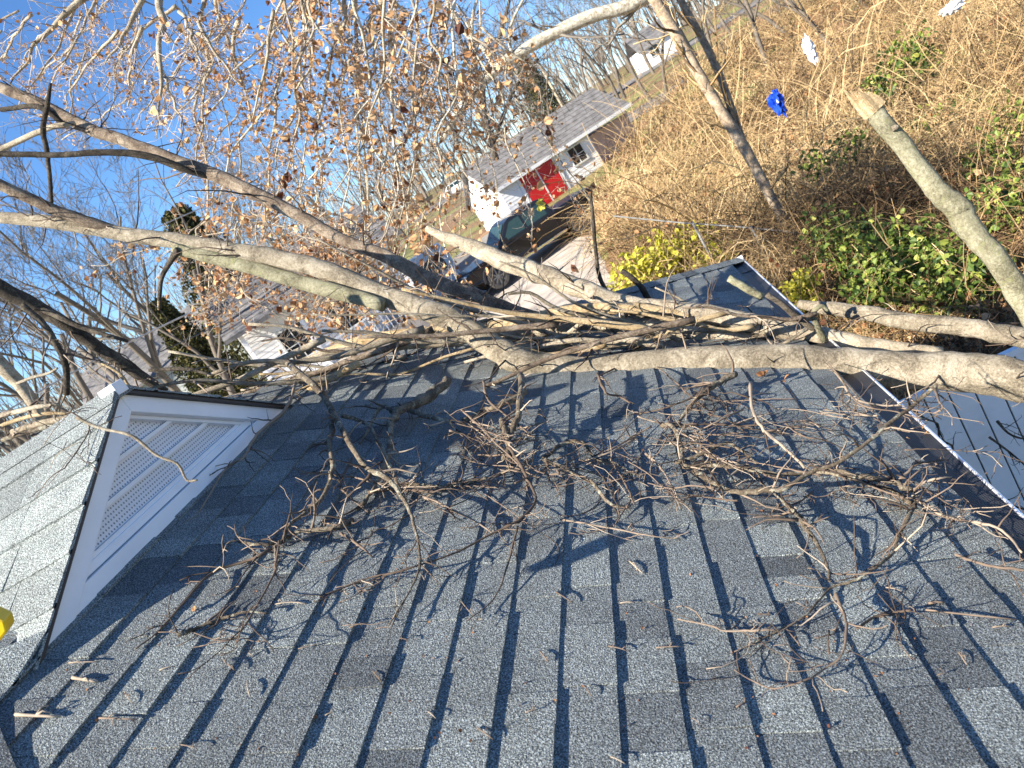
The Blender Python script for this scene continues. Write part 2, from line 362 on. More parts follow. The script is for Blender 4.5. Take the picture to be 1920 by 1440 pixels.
for k in range(ncourse):
    w0 = k * EXPO; w1 = w0 + EXPO + 0.02; xm = XE - w0 * CT; yend = hip_y(xm - EXPO * CT * 0.5)
    y = 0.55 + 0.2 * R.random(); tooth = R.random() < 0.5
    while y < yend:
        wd = R.choice([0.1, 0.14, 0.18, 0.22, 0.27, 0.33], p=[0.12, 0.2, 0.25, 0.2, 0.15, 0.08]) + 0.02 * R.random(); y1 = min(y + wd, yend)
        tooth = not tooth if R.random() < 0.8 else tooth
        t = (0.0118 if tooth else 0.0072) + 0.0015 * R.random()
        tn = float(np.clip(R.normal(0.57 if tooth else 0.5, 0.12), 0.25, 0.78))
        if R.random() < 0.09: tn = 0.12 + 0.12 * R.random()
        g = cell_geo(w0, w1, y + 0.0008, y1 - 0.0008, t, 0.0025 * (R.random() - 0.5))
        c = np.mean([rp(w0, y, 0), rp(w0 + EXPO, y1, 0)], 0); u, v, dz = proj(c)
        vis = -60 < u < 1980 and 640 < v < 1480 and dz > 0.5 and xm < 0.5
        behind = (c[0] < -2.1)
        area = EXPO * (y1 - y) / (dz * dz * 1.0) * abs(((c - [0, 0, H]) / dz) @ np.array([ST, 0, CT])) if vis and not behind else -1
        cells.append((area, g, tn)); y = y1
cells.sort(key=lambda c: -c[0])
NPART = 236
for a, g, tn in cells[:NPART]:
    g = np.array(g); hlink('shingle', mesh('shingle', g - 0, CF, [tn] * 8), M_sh, roof)
g = np.concatenate([np.array(c[1]) for c in cells[NPART:]]); n = len(cells) - NPART
F = (np.arange(n)[:, None, None] * 8 + np.array(CF)[None]).reshape(-1, 4)
tag(hlink('distant_shingles', mesh('distant_shingles', g, F, np.repeat([c[2] for c in cells[NPART:]], 8)), M_sh, roof), kind='stuff')
# hip caps
hd = unit([-1, -1, 0.5]); sd1 = unit(np.array([0.0, -1, 0])); sd2 = unit(np.array([-1.0, 0, 0]))
for k in range(24):
    b = np.array([XH, YH, roof_z(XH) + 0.012]) + hd * (k * 0.15); e = b + hd * 0.19
    up = np.array([0, 0, 1.0]); t = 0.010
    d1 = unit(np.array([0.0, -1, 0]) * 1.0 + np.array([0.25, 0, -0.125])) * 0.15; d2 = unit(np.array([-1, 0, 0.0]) * 0.6 + np.array([0.2, .3, -0.2])) * 0.13
    Vv = [b + up * t, b + d1 + up * t * .6, e + d1 + up * 0.001, e + up * 0.002, b + d2 + up * t * .3, e + d2 - up * 0.002, b - up * .01, b + d1 - up * .01, b + d2 - up * .02]
    hlink('hip_cap', mesh('hip_cap', Vv, [(0, 1, 2, 3), (0, 3, 5, 4), (0, 6, 7, 1), (0, 4, 8, 6)], [float(np.clip(R.normal(0.5, 0.2), 0, 1))] * 9), M_sh, roof)
# eave: fascia, gutter trough, mesh guard, bright lip
zE = roof_z(XE)
fa = MB().box(XE - 0.04, XE - 0.02, -3, YH - 0.05, zE - 0.2, zE - 0.03); hp(fa.build('fascia', M_white))
gut = MB(); gp = [(XE - 0.018, zE - 0.035), (XE - 0.018, zE - 0.13), (XE + 0.07, zE - 0.13), (XE + 0.105, zE - 0.08), (XE + 0.118, zE - 0.052), (XE + 0.114, zE - 0.052), (XE + 0.1, zE - 0.08), (XE + 0.066, zE - 0.124), (XE - 0.012, zE - 0.124), (XE - 0.012, zE - 0.035)]
gut.prism(gp, -3, YH - 0.02, 1); gutter = gut.build('gutter', M_white); hp(gutter)
def guard_mat():
    mt, nt, bs = new_mat('black_mesh_guard'); co = coords(nt, 'Object', (150, 110, 1)); vo = nt.nodes.new('ShaderNodeTexVoronoi'); vo.inputs['Scale'].default_value = 1.0; vo.inputs['Randomness'].default_value = 0.12
    nt.links.new(co, vo.inputs['Vector']); r = ramp(nt, [(0.3, (0.004, 0.004, 0.006)), (0.45, (0.03, 0.032, 0.038))]); nt.links.new(vo.outputs['Distance'], r.inputs[0]); nt.links.new(r.outputs[0], bs.inputs['Base Color'])
    bs.inputs['Roughness'].default_value = 0.45; bump(nt, bs, vo.outputs['Distance'], 0.6, 0.004); return mt
M_guard = guard_mat()
ygs = np.arange(-0.2, YH - 0.03, 0.92)
for q, y0 in enumerate(ygs):
    y1 = min(y0 + 0.915, YH - 0.03); s1, s2 = 0.006 * (R.random() - 0.5), 0.006 * (R.random() - 0.5)
    pts = []
    for (x, z) in ((XE - 0.03, zE + 0.0), (XE + 0.02, zE - 0.03), (XE + 0.07, zE - 0.045), (XE + 0.1125, zE - 0.046)):
        pts += [(x, y0, z + s1), (x, y1, z + s2)]
    hlink('gutter_guard', mesh('gutter_guard', pts + [(p[0], p[1], p[2] - 0.004) for p in pts], [(0, 2, 3, 1), (2, 4, 5, 3), (4, 6, 7, 5), (8, 9, 11, 10), (10, 11, 13, 12), (12, 13, 15, 14)]), M_guard)
def lip_mat():
    mt, nt, bs = new_mat('perforated_bright_lip'); co = coords(nt, 'Object', (150, 95, 150)); vo = nt.nodes.new('ShaderNodeTexVoronoi'); vo.inputs['Randomness'].default_value = 0.05; vo.inputs['Scale'].default_value = 1.0
    nt.links.new(co, vo.inputs['Vector']); r = ramp(nt, [(0.24, (0.05, 0.06, 0.09)), (0.34, (0.85, 0.87, 0.92))]); nt.links.new(vo.outputs['Distance'], r.inputs[0]); nt.links.new(r.outputs[0], bs.inputs['Base Color'])
    bs.inputs['Metallic'].default_value = 0.6; bs.inputs['Roughness'].default_value = 0.3; return mt
lip = MB().prism([(XE + 0.112, zE - 0.052), (XE + 0.122, zE - 0.052), (XE + 0.123, zE - 0.044), (XE + 0.117, zE - 0.041), (XE + 0.112, zE - 0.044)], -3, YH - 0.02, 1).build('gutter_lip', lip_mat()); hp(lip)
cap = MB().box(XE - 0.03, XE + 0.13, YH - 0.02, YH - 0.005, zE - 0.13, zE - 0.02).build('gutter_end', M_white); hp(cap)
# walls
wl_ = MB().box(2 * XR - XE + 0.5, XE - 0.45, -3, YH - 0.5, -0.1, zE - 0.1).build('wall', M_wall); hp(wl_)
sf = MB().box(XE - 0.5, XE - 0.02, -3, YH - 0.1, zE - 0.215, zE - 0.2).build('soffit', M_white); hp(sf)

# dormer (small gable facing down the slope)
XG = -2.06; zb = roof_z(XG); YB, YC = 1.66, 3.56; YA = 0.5 * (YB + YC); RISE = 0.5 * (YC - YB) * 0.53
dormer = empty('dormer', (XG, YA, zb)); hp(dormer)
dpart = lambda mb, name, mat, **k: mb.build(name, mat, dormer, **k)      # local: x out of the wall, y along the eave, z up
hw = 0.5 * (YC - YB); pz = RISE / hw
def tri_in(y, inset): return RISE - abs(y) * pz - inset * math.sqrt(1 + pz * pz)
def strip(za, zb_, x0, x1, inset):                                     # horizontal strip of the triangle between two heights
    ya = (RISE - inset - za) / pz; yb = (RISE - inset - zb_) / pz
    if yb < 0.005: yb = 0.005
    return MB().hexa([(x0, -ya, za), (x1, -ya, za), (x1, ya, za), (x0, ya, za), (x0, -yb, zb_), (x1, -yb, zb_), (x1, yb, zb_), (x0, yb, zb_)])
def perf_mat():
    mt, nt, bs = new_mat('perforated_soffit'); tc = coords(nt); sp = nt.nodes.new('ShaderNodeSeparateXYZ'); nt.links.new(tc, sp.inputs[0])
    fy = math_node(nt, 'SUBTRACT', math_node(nt, 'FRACT', math_node(nt, 'MULTIPLY', sp.outputs[1], 62.0)), 0.5); fz = math_node(nt, 'SUBTRACT', math_node(nt, 'FRACT', math_node(nt, 'MULTIPLY', sp.outputs[2], 62.0)), 0.5)
    dd = math_node(nt, 'SQRT', math_node(nt, 'ADD', math_node(nt, 'MULTIPLY', fy, fy), math_node(nt, 'MULTIPLY', fz, fz)))
    r = ramp(nt, [(0.2, (0.16, 0.17, 0.2)), (0.27, (0.72, 0.73, 0.77))]); nt.links.new(dd, r.inputs[0]); nt.links.new(r.outputs[0], bs.inputs['Base Color']); bs.inputs['Roughness'].default_value = 0.5; return mt
M_perf = perf_mat()
strip(-0.05, RISE - 0.02, -0.06, -0.03, 0.02).build('gable_backing', M_white, dormer)
zs = [0.085, 0.185, 0.285, 0.385]
for a, b in zip(zs[:-1], zs[1:]):
    sp_ = strip(a + 0.012, b, -0.03, -0.014, 0.07); sp_.build('vented_panel', M_perf, dormer)
    strip(a - 0.004, a + 0.011, -0.03, 0.004, 0.07).build('panel_rib', M_white, dormer)
strip(zs[0] - 0.035, zs[0] - 0.003, -0.03, 0.012, 0.02).build('cornice_moulding', M_white, dormer, bevel=0.006)
strip(-0.03, zs[0] - 0.038, -0.03, 0.03, 0.0).build('cornice_board', M_white, dormer, bevel=0.003)
for sgn in (-1, 1):
    nrm = np.array([0, sgn * pz, 1]) / math.sqrt(1 + pz * pz); dn = np.array([0, sgn, -pz]) / math.sqrt(1 + pz * pz)
    L = math.hypot(hw, RISE) + 0.05
    def board(name, d0, d1, x0, x1, bev):
        a0 = np.array([0, 0, RISE]); q = []
        for x in (x0, x1):
            for (l, dd) in ((0, d1), (L, d1), (L, d0), (0, d0)):
                p = a0 + dn * l - nrm * dd; 
                if l == 0: p = np.array([0, 0, RISE - dd * math.sqrt(1 + pz * pz)])
                q.append((x, p[1] + sgn * 0.0004, p[2]))
        MB().hexa(q).build(name, M_white, dormer, bevel=bev)
    board('rake_board', 0.012, 0.085, -0.02, 0.035, 0.003); board('rake_moulding', 0.086, 0.102, -0.02, 0.01, 0.002)
    # roofing slab with drip edge
    q = []
    for x in (0.055, -1.25):
        for (l, dd) in ((0, -0.006), (L + 0.02, -0.006), (L + 0.02, 0.012), (0, 0.012)):
            p = np.array([0, 0, RISE]) + dn * l - nrm * dd; q.append((x, p[1], p[2]))
    MB().hexa(q).build('drip_edge', M_black, dormer)
    ncs = 6; ex = (L + 0.02) / ncs
    for k in range(ncs + (2 if sgn < 0 else 0)):
        l1 = L + 0.02 - k * ex if k < ncs else L + 0.02 + (k - ncs + 1) * 0.085
        l0 = l1 - ex - 0.02; flare = 0.0
        x = 0.062
        while x > -1.3:
            wd = R.uniform(0.14, 0.34); x1 = x - wd
            if sgn > 0 and x < 0.05: wd = 1.4; x1 = -1.3
            t = 0.006 + 0.004 * (R.random() < 0.5); tn = float(np.clip(R.normal(0.85, 0.12), 0, 1)); q = []
            for xx in (x - 0.001, x1 + 0.001):
                for (l, hgt) in ((l0, 0.007), (l1, 0.007 + t), (l1, 0.002), (l0, 0.002)):
                    l = max(l, 0.0); p = np.array([0, 0, RISE]) + dn * l + nrm * hgt
                    if k >= ncs and l > L: p[2] = max(p[2], (roof_z(XG + xx) - zb) + 0.012 + hgt * 0.5) 
                    q.append((xx, p[1], p[2]))
            if k < ncs or x > -0.01: 
                link('dormer_shingle', mesh('dormer_shingle', q, [(0, 1, 5, 4), (1, 2, 6, 5), (0, 3, 2, 1), (4, 5, 6, 7)], [tn] * 8), M_sh, dormer)
            x = x1
rc = MB().hexa([(0.06, -0.09, RISE - 0.03), (0.06, 0.09, RISE - 0.03), (-1.2, 0.09, RISE - 0.03), (-1.2, -0.09, RISE - 0.03), (0.06, -0.006, RISE + 0.022), (0.06, 0.006, RISE + 0.022), (-1.2, 0.006, RISE + 0.022), (-1.2, -0.006, RISE + 0.022)])
rcm = rc.build('ridge_cap', M_sh, dormer); a = rcm.data.attributes.new('tone', 'FLOAT', 'POINT'); a.data.foreach_set('value', [0.7] * 8)
MB().box(-0.01, 0.064, -0.035, 0.035, RISE - 0.02, RISE + 0.03).build('ridge_end', M_white, dormer, bevel=0.004)
# nearer cross gable: its far slope meets the main roof along a valley
v1 = on_roof(0, 1352); vd = unit(np.array([0.16, -0.16, -0.08]))
a0 = v1 - vd * 0.2; a1 = v1 + vd * 0.3
cg = [a0, a1, a1 + np.array([-0.3, 0, 0.0]), a0 + np.array([-0.1, 0, 0])]
near = [(p[0], p[1], roof_z(p[0]) + (0.02 if i < 2 else 0.035)) for i, p in enumerate(cg)]
hlink('cross_gable_slope', mesh('cross_gable_slope', near + [(p[0] - 0.01, p[1], p[2] - 0.02) for p in near], [(0, 1, 2, 3), (0, 4, 5, 1)], [0.25] * 8), M_sh)

# white vinyl fence beyond the eave
fy, ft = 5.5, H - 2.98
fence = tag(empty('vinyl_fence', (2.2, fy, 0)), 'white vinyl privacy fence of upright boards below the gutter', 'fence')
bw = 0.165
for k in range(26):
    x = -1.55 + k * bw
    MB().box(x + 0.0055, x + bw - 0.0055, -0.012, 0.012, 0.05, ft - 0.05).build('board', M_vinyl, fence, bevel=0.003)
MB().box(-1.7, 2.9, -0.026, 0.026, ft - 0.05, ft).build('top_rail', M_vinyl, fence, bevel=0.004)
MB().box(-1.7, 2.9, -0.026, 0.026, 0.04, 0.14).build('bottom_rail', M_vinyl, fence, bevel=0.004)
MB().box(-1.55, 2.9, 0.004, 0.010, 0.06, ft - 0.06).build('backing', M_black, fence)
for x in (-1.62, 2.8): MB().box(x - 0.063, x + 0.063, -0.063, 0.063, 0, ft + 0.1).build('post', M_vinyl, fence, bevel=0.004)

# ------------------------------------------------------------------ the fallen tree
tree = tag(empty('fallen_tree', (1.6, 3.7, 0)), 'fallen grey-barked tree lying across the shingled roof', 'tree')
TI = Matrix.Translation((-1.6, -3.7, 0))
def tpart(o): o.parent = tree; o.matrix_parent_inverse = TI; return o
NROOF = np.array([ST, 0, CT])
def lift(p, r):                            # keep a point above whatever roof lies under it
    p = np.array(p, float)
    if XR < p[0] < XE + 0.1 and p[1] < hip_y(p[0]) + 0.05:
        m_ = roof_z(p[0]) + (r + 0.012) / CT
        if XG - 1.2 < p[0] < XG and YB - 0.05 < p[1] < YC + 0.05: m_ = max(m_, zb + RISE - abs(p[1] - YA) * pz + r + 0.03)
        if m_ - 0.15 < p[2] < m_: p[2] = m_
    return p
def side_twigs(pts, rad, n, lmin, lmax, flat=0.35, r0=0.5, sub=2, upw=0.25):
    """small crooked twigs growing off a branch, resting on the roof where they reach it"""
    out = []
    for _ in range(n):
        i = R.integers(1, len(pts)); a = R.random(); p = pts[i - 1] * (1 - a) + pts[i] * a; rr = rad[i]
        tg = unit(pts[i] - pts[i - 1]); L = R.uniform(lmin, lmax); d = R.normal(size=3); d -= (d @ NROOF) * NROOF * (1 - flat); d = unit(unit(d) + 0.75 * tg + NROOF * upw * R.random())
        q = [p]; k = 5; cur = d.copy()
        for s in range(k):
            cur = unit(cur + R.normal(size=3) * 0.2 - NROOF * 0.06); q.append(lift(q[-1] + cur * L / k, 0.003))
        ra = max(0.0014, min(rr * r0, 0.0065)) * (0.6 + 0.5 * R.random()); rl = np.linspace(ra, 0.0011, k + 1); out.append((np.array(q), rl * (1 + 0.25 * R.random(k + 1))))
        for _s in range(R.integers(0, sub + 1)):
            j = R.integers(1, k); e = unit(q[j + 1] - q[j] + R.normal(size=3) * 0.7); LL = L * R.uniform(0.2, 0.5); qq = [q[j]]
            for s in range(3): e = unit(e + R.normal(size=3) * 0.3); qq.append(lift(qq[-1] + e * LL / 3, 0.003))
            out.append((np.array(qq), np.array([rl[j] * .7, 0.0016, 0.0013, 0.001])))
    return out
def px_line(pts, Yd=None, h=None, wscale=1.0):
    """pixel polyline [(px, py, width px)] at distance Yd (number or one per point) or at height h above the roof"""
    P, W = [], []
    for k, q in enumerate(pts):
        if h is not None: p = on_roof(q[0], q[1], (h[k] if isinstance(h, (list, tuple)) else h))
        else: p = at(q[0], q[1], Yd[k] if isinstance(Yd, (list, tuple, np.ndarray)) else Yd)
        P.append(p); W.append(0.5 * q[2] * depth_of(p) / FPX * wscale)
    return np.array(P), np.array(W)
WS = 0.88
def limb(name, pts, mat, Yd=None, h=None, sides=14, twigs=0, tl=(0.1, 0.3), rough=0.07, step=5, tone=None, knots=0, **kw):
    P, W = px_line(pts, Yd, h, WS); P, W = smooth_line(P, W, step)
    if rough: W = W * (1 + rough * np.convolve(R.normal(size=len(W) + 6), np.ones(7) / 7, 'valid') * 1.3); P = P + np.stack([np.convolve(R.normal(size=len(W) + 6), np.ones(7) / 7, 'valid') for _ in range(3)], 1) * W[:, None] * 0.35
    polys = [(P, W)]; o = tpart(tube_obj(name, polys, mat, None, sides, [R.random() if tone is None else tone]))
    if twigs:
        tw = side_twigs(P, W, twigs, *tl, **kw); tpart(tag(tube_obj('twig_growth', tw, M_twig, None, 4), kind='stuff'))
    return P, W

lin = lambda a, b, n: list(np.linspace(a, b, n))
# main trunk and the limb it turns into
tr = [(2300, 830, 112), (2060, 752, 100), (1920, 712, 92), (1800, 697, 84), (1650, 682, 78), (1500, 672, 72), (1350, 673, 66), (1200, 682, 63), (1080, 691, 62), (1000, 688, 60)]
trY = [2.95, 3.3, 3.48, 3.62, 3.75, 3.86, 3.93, 3.98, 4.0, 4.02]
l1 = [(955, 672, 57), (905, 634, 54), (850, 600, 51), (780, 573, 47), (700, 545, 44), (620, 512, 41), (520, 487, 38), (420, 470, 37), (330, 455, 35), (200, 431, 31), (100, 418, 28), (0, 408, 26), (-90, 398, 24)]
limb('trunk', tr + l1, M_bark, trY + lin(4.03, 4.7, 13), sides=24, twigs=60, tl=(0.1, 0.5), rough=0.05, tone=0.85)
limb('limb', [(720, 572, 30), (640, 549, 34), (560, 528, 33), (450, 497, 31), (345, 470, 28), (336, 466, 24)], M_bark_m, lin(4.15, 4.5, 6), sides=14, tone=0.4)
limb('broken_branch', [(336, 468, 16), (318, 492, 12), (304, 520, 10), (300, 550, 9), (298, 578, 8)], M_bark_d, 4.4, sides=8, tone=0.9)
limb('splintered_end', [(299, 560, 8), (298, 572, 8), (297, 581, 5)], M_peel, 4.4, sides=6)
limb('limb', [(1090, 602, 20), (1010, 596, 25), (940, 576, 27), (870, 549, 31), (800, 520, 32), (720, 477, 29), (640, 446, 25), (560, 405, 27), (480, 366, 29), (400, 331, 29), (310, 300, 29), (230, 266, 26), (160, 240, 26), (60, 190, 24), (-40, 148, 24)], M_bark_b, lin(4.6, 6.0, 15), twigs=80, tl=(0.15, 0.7), tone=0.6)
limb('limb', [(400, 333, 8), (350, 318, 18), (280, 293, 17), (200, 284, 15), (100, 290, 13), (0, 289, 12), (-60, 285, 12)], M_bark_d, lin(5.5, 5.0, 7), tone=0.1, sides=10)
limb('branch', [(96, 385, 8), (92, 330, 9), (88, 285, 11), (80, 245, 12), (88, 200, 10), (95, 156, 6)], M_bark_d, 5.6, tone=0.1, sides=8)
limb('limb', [(240, 436, 10), (175, 418, 24), (110, 397, 25), (40, 364, 24), (-40, 330, 23)], M_bark_b, lin(4.55, 4.4, 5), tone=0.5, twigs=8)
limb('branch', [(0, 205, 10), (70, 200, 12), (120, 235, 12)], M_bark_d, 5.8, sides=8)
limb('branch', [(-20, 292, 10), (40, 262, 12), (90, 240, 12), (140, 232, 10)], M_bark_l, 5.7, sides=8)
# second stem behind the trunk
limb('limb', [(1760, 668, 34), (1650, 652, 36), (1560, 632, 38), (1480, 618, 40), (1400, 607, 42), (1300, 588, 42), (1220, 574, 40), (1140, 560, 40), (1080, 541, 42), (1020, 516, 42), (960, 494, 40), (900, 470, 36), (850, 450, 26), (800, 428, 13)], M_bark_l, lin(4.1, 5.0, 14), twigs=24, tl=(0.1, 0.4), tone=0.8)
limb('limb', [(1560, 660, 30), (1480, 655, 42), (1380, 640, 46), (1290, 621, 48), (1200, 607, 48), (1120, 602, 42), (1040, 612, 34), (960, 628, 28), (880, 640, 22)], M_bark_l, lin(4.25, 4.75, 9), twigs=18, tl=(0.1, 0.4), tone=1.0)
limb('limb', [(1300, 594, 10), (1225, 582, 26), (1150, 576, 27), (1080, 584, 28), (1010, 601, 28), (930, 613, 27), (830, 621, 26), (740, 628, 27), (660, 645, 26), (600, 665, 18)], M_peel, lin(4.4, 4.7, 10), twigs=10, tone=0.7)
limb('limb', [(1985, 655, 46), (1880, 628, 42), (1800, 612, 38), (1720, 604, 36), (1640, 592, 34), (1560, 579, 30), (1500, 571, 18)], M_bark, lin(3.7, 4.6, 7), twigs=12, tl=(0.1, 0.35), tone=0.6)
limb('branch', [(1545, 640, 12), (1530, 605, 13), (1525, 585, 12), (1540, 574, 10), (1552, 583, 7)], M_bark_m, 4.2, sides=8)
limb('branch', [(1530, 620, 16), (1490, 590, 14), (1460, 565, 13), (1438, 552, 12)], M_bark_d, 4.25, sides=8, tone=0.9)
limb('branch', [(1430, 558, 17), (1390, 535, 17), (1366, 522, 15)], M_bark_m, 5.0, sides=10, tone=1.0)
limb('branch', [(1215, 560, 13), (1200, 535, 12), (1180, 517, 12), (1165, 508, 11)], M_bark_d, 4.9, sides=8)
limb('branch', [(1145, 560, 8), (1124, 520, 9), (1117, 470, 8), (1113, 420, 8), (1107, 362, 7)], M_bark_d, 5.0, sides=8, tone=0.2)
# broken limb sticking up at the right
limb('limb', [(2040, 735, 52), (1985, 655, 50), (1935, 585, 47), (1893, 530, 46), (1850, 466, 47), (1812, 420, 52), (1795, 395, 50), (1760, 360, 44), (1712, 302, 40), (1662, 237, 38), (1636, 203, 36)], M_bark_m, lin(3.2, 3.5, 11), sides=16, tone=0.8, rough=0.08)
def splinters():
    base = at(1632, 198, 3.5); tip = at(1585, 150, 3.52); ax = tip - base; Lx = np.linalg.norm(ax); u = unit(ax); a_ = unit(np.cross(u, [0, 0, 1])); b_ = np.cross(u, a_); out = []
    for k in range(16):
        an = 2 * math.pi * k / 16; rr = 0.028 + 0.014 * R.random(); p = base + rr * (a_ * math.cos(an) + b_ * math.sin(an)) - u * 0.03
        L = Lx * (0.35 + 0.65 * (0.5 + 0.5 * math.cos(an - 2.2))) * R.uniform(0.8, 1.05); e = p + u * L - (p - base) * 0.2
        out.append((np.array([p, p * .5 + e * .5, e]), np.array([0.017, 0.015, 0.004])))
    return out
tpart(tube_obj('splintered_end', splinters(), M_peel, None, 5, smooth=False))
limb('knot', [(1672, 242, 12), (1681, 238, 13), (1686, 236, 5)], M_bark_l, 3.42, sides=10)
limb('branch', [(1830, 430, 30), (1842, 470, 26), (1865, 500, 20), (1890, 520, 10)], M_bark, 3.36, sides=12, tone=0.1)
# dark limbs over the dormer ridge
limb('limb', [(-50, 520, 34), (0, 545, 34), (60, 575, 33), (130, 612, 30), (200, 662, 28), (260, 702, 24), (310, 735, 16)], M_bark_d, lin(3.2, 3.5, 7), twigs=14, tl=(0.1, 0.35), tone=0.3)
limb('branch', [(40, 572, 14), (85, 610, 14), (110, 650, 14), (124, 690, 14), (126, 740, 12)], M_bark_d, 3.15, tone=0.4, twigs=6)
limb('branch', [(58, 575, 14), (100, 588, 14), (150, 612, 12), (240, 640, 8)], M_bark_d, 3.3, sides=8, tone=0.9)
limb('branch', [(-30, 650, 30), (20, 700, 30), (60, 750, 27), (80, 790, 18)], M_bark_l, 3.1, tone=0.9)
limb('branch', [(30, 720, 6), (60, 708, 7), (90, 700, 6), (108, 690, 4)], M_bark_l, 3.0, sides=6)
limb('branch', [(190, 680, 7), (225, 700, 7), (250, 730, 6), (300, 740, 5)], M_peel, 3.2, sides=6)
limb('branch', [(280, 695, 8), (350, 692, 8), (400, 705, 6)], M_bark_d, 3.9, sides=6)
for k, (yy, ww) in enumerate([(770, 12), (782, 9), (805, 10), (790, 14), (822, 8), (798, 7)]):
    a = -30 + 18 * k; limb('branch', [(a, yy + 20, ww), (a + 50, yy + 4, ww), (a + 95, yy - 6, ww * .9), (a + 140, yy - 12 + 5 * (k % 3), ww * .6)], (M_bark_l, M_peel, M_lich)[k % 3], [3.0, 2.95, 2.9, 2.9], sides=7, twigs=7, tl=(0.05, 0.25))
# mass of smaller branches heaped along the hip
for k in range(48):
    x0 = R.uniform(560, 1550); yb = np.interp(x0, [400, 900, 1550], [700, 655, 610]) + R.normal() * 26; L = R.uniform(180, 480); n = 6; w = R.uniform(6, 19)
    sl_ = R.normal(0.07, 0.24); pts = []
    for s in range(n):
        t = s / (n - 1); pts.append((x0 - L * t, yb + sl_ * L * t + 26 * math.sin((2 + k % 3) * t + k) * t + R.normal() * 5, w * (1 - 0.6 * t)))
    pts = [p for p in pts if p[0] > 130]
    if len(pts) < 3: continue
    hd_ = np.clip([np.interp(p[0], [150, 500, 1000, 1600], [3.45, 3.85, 4.3, 4.3]) for p in pts], 3.1, 4.8) + R.normal() * 0.16
    limb('branch', pts, (M_bark_l, M_bark, M_bark_b, M_peel, M_peel, M_bark_l)[R.integers(0, 6)], list(hd_), sides=7, twigs=int(R.integers(3, 9)), tl=(0.08, 0.35), step=3)

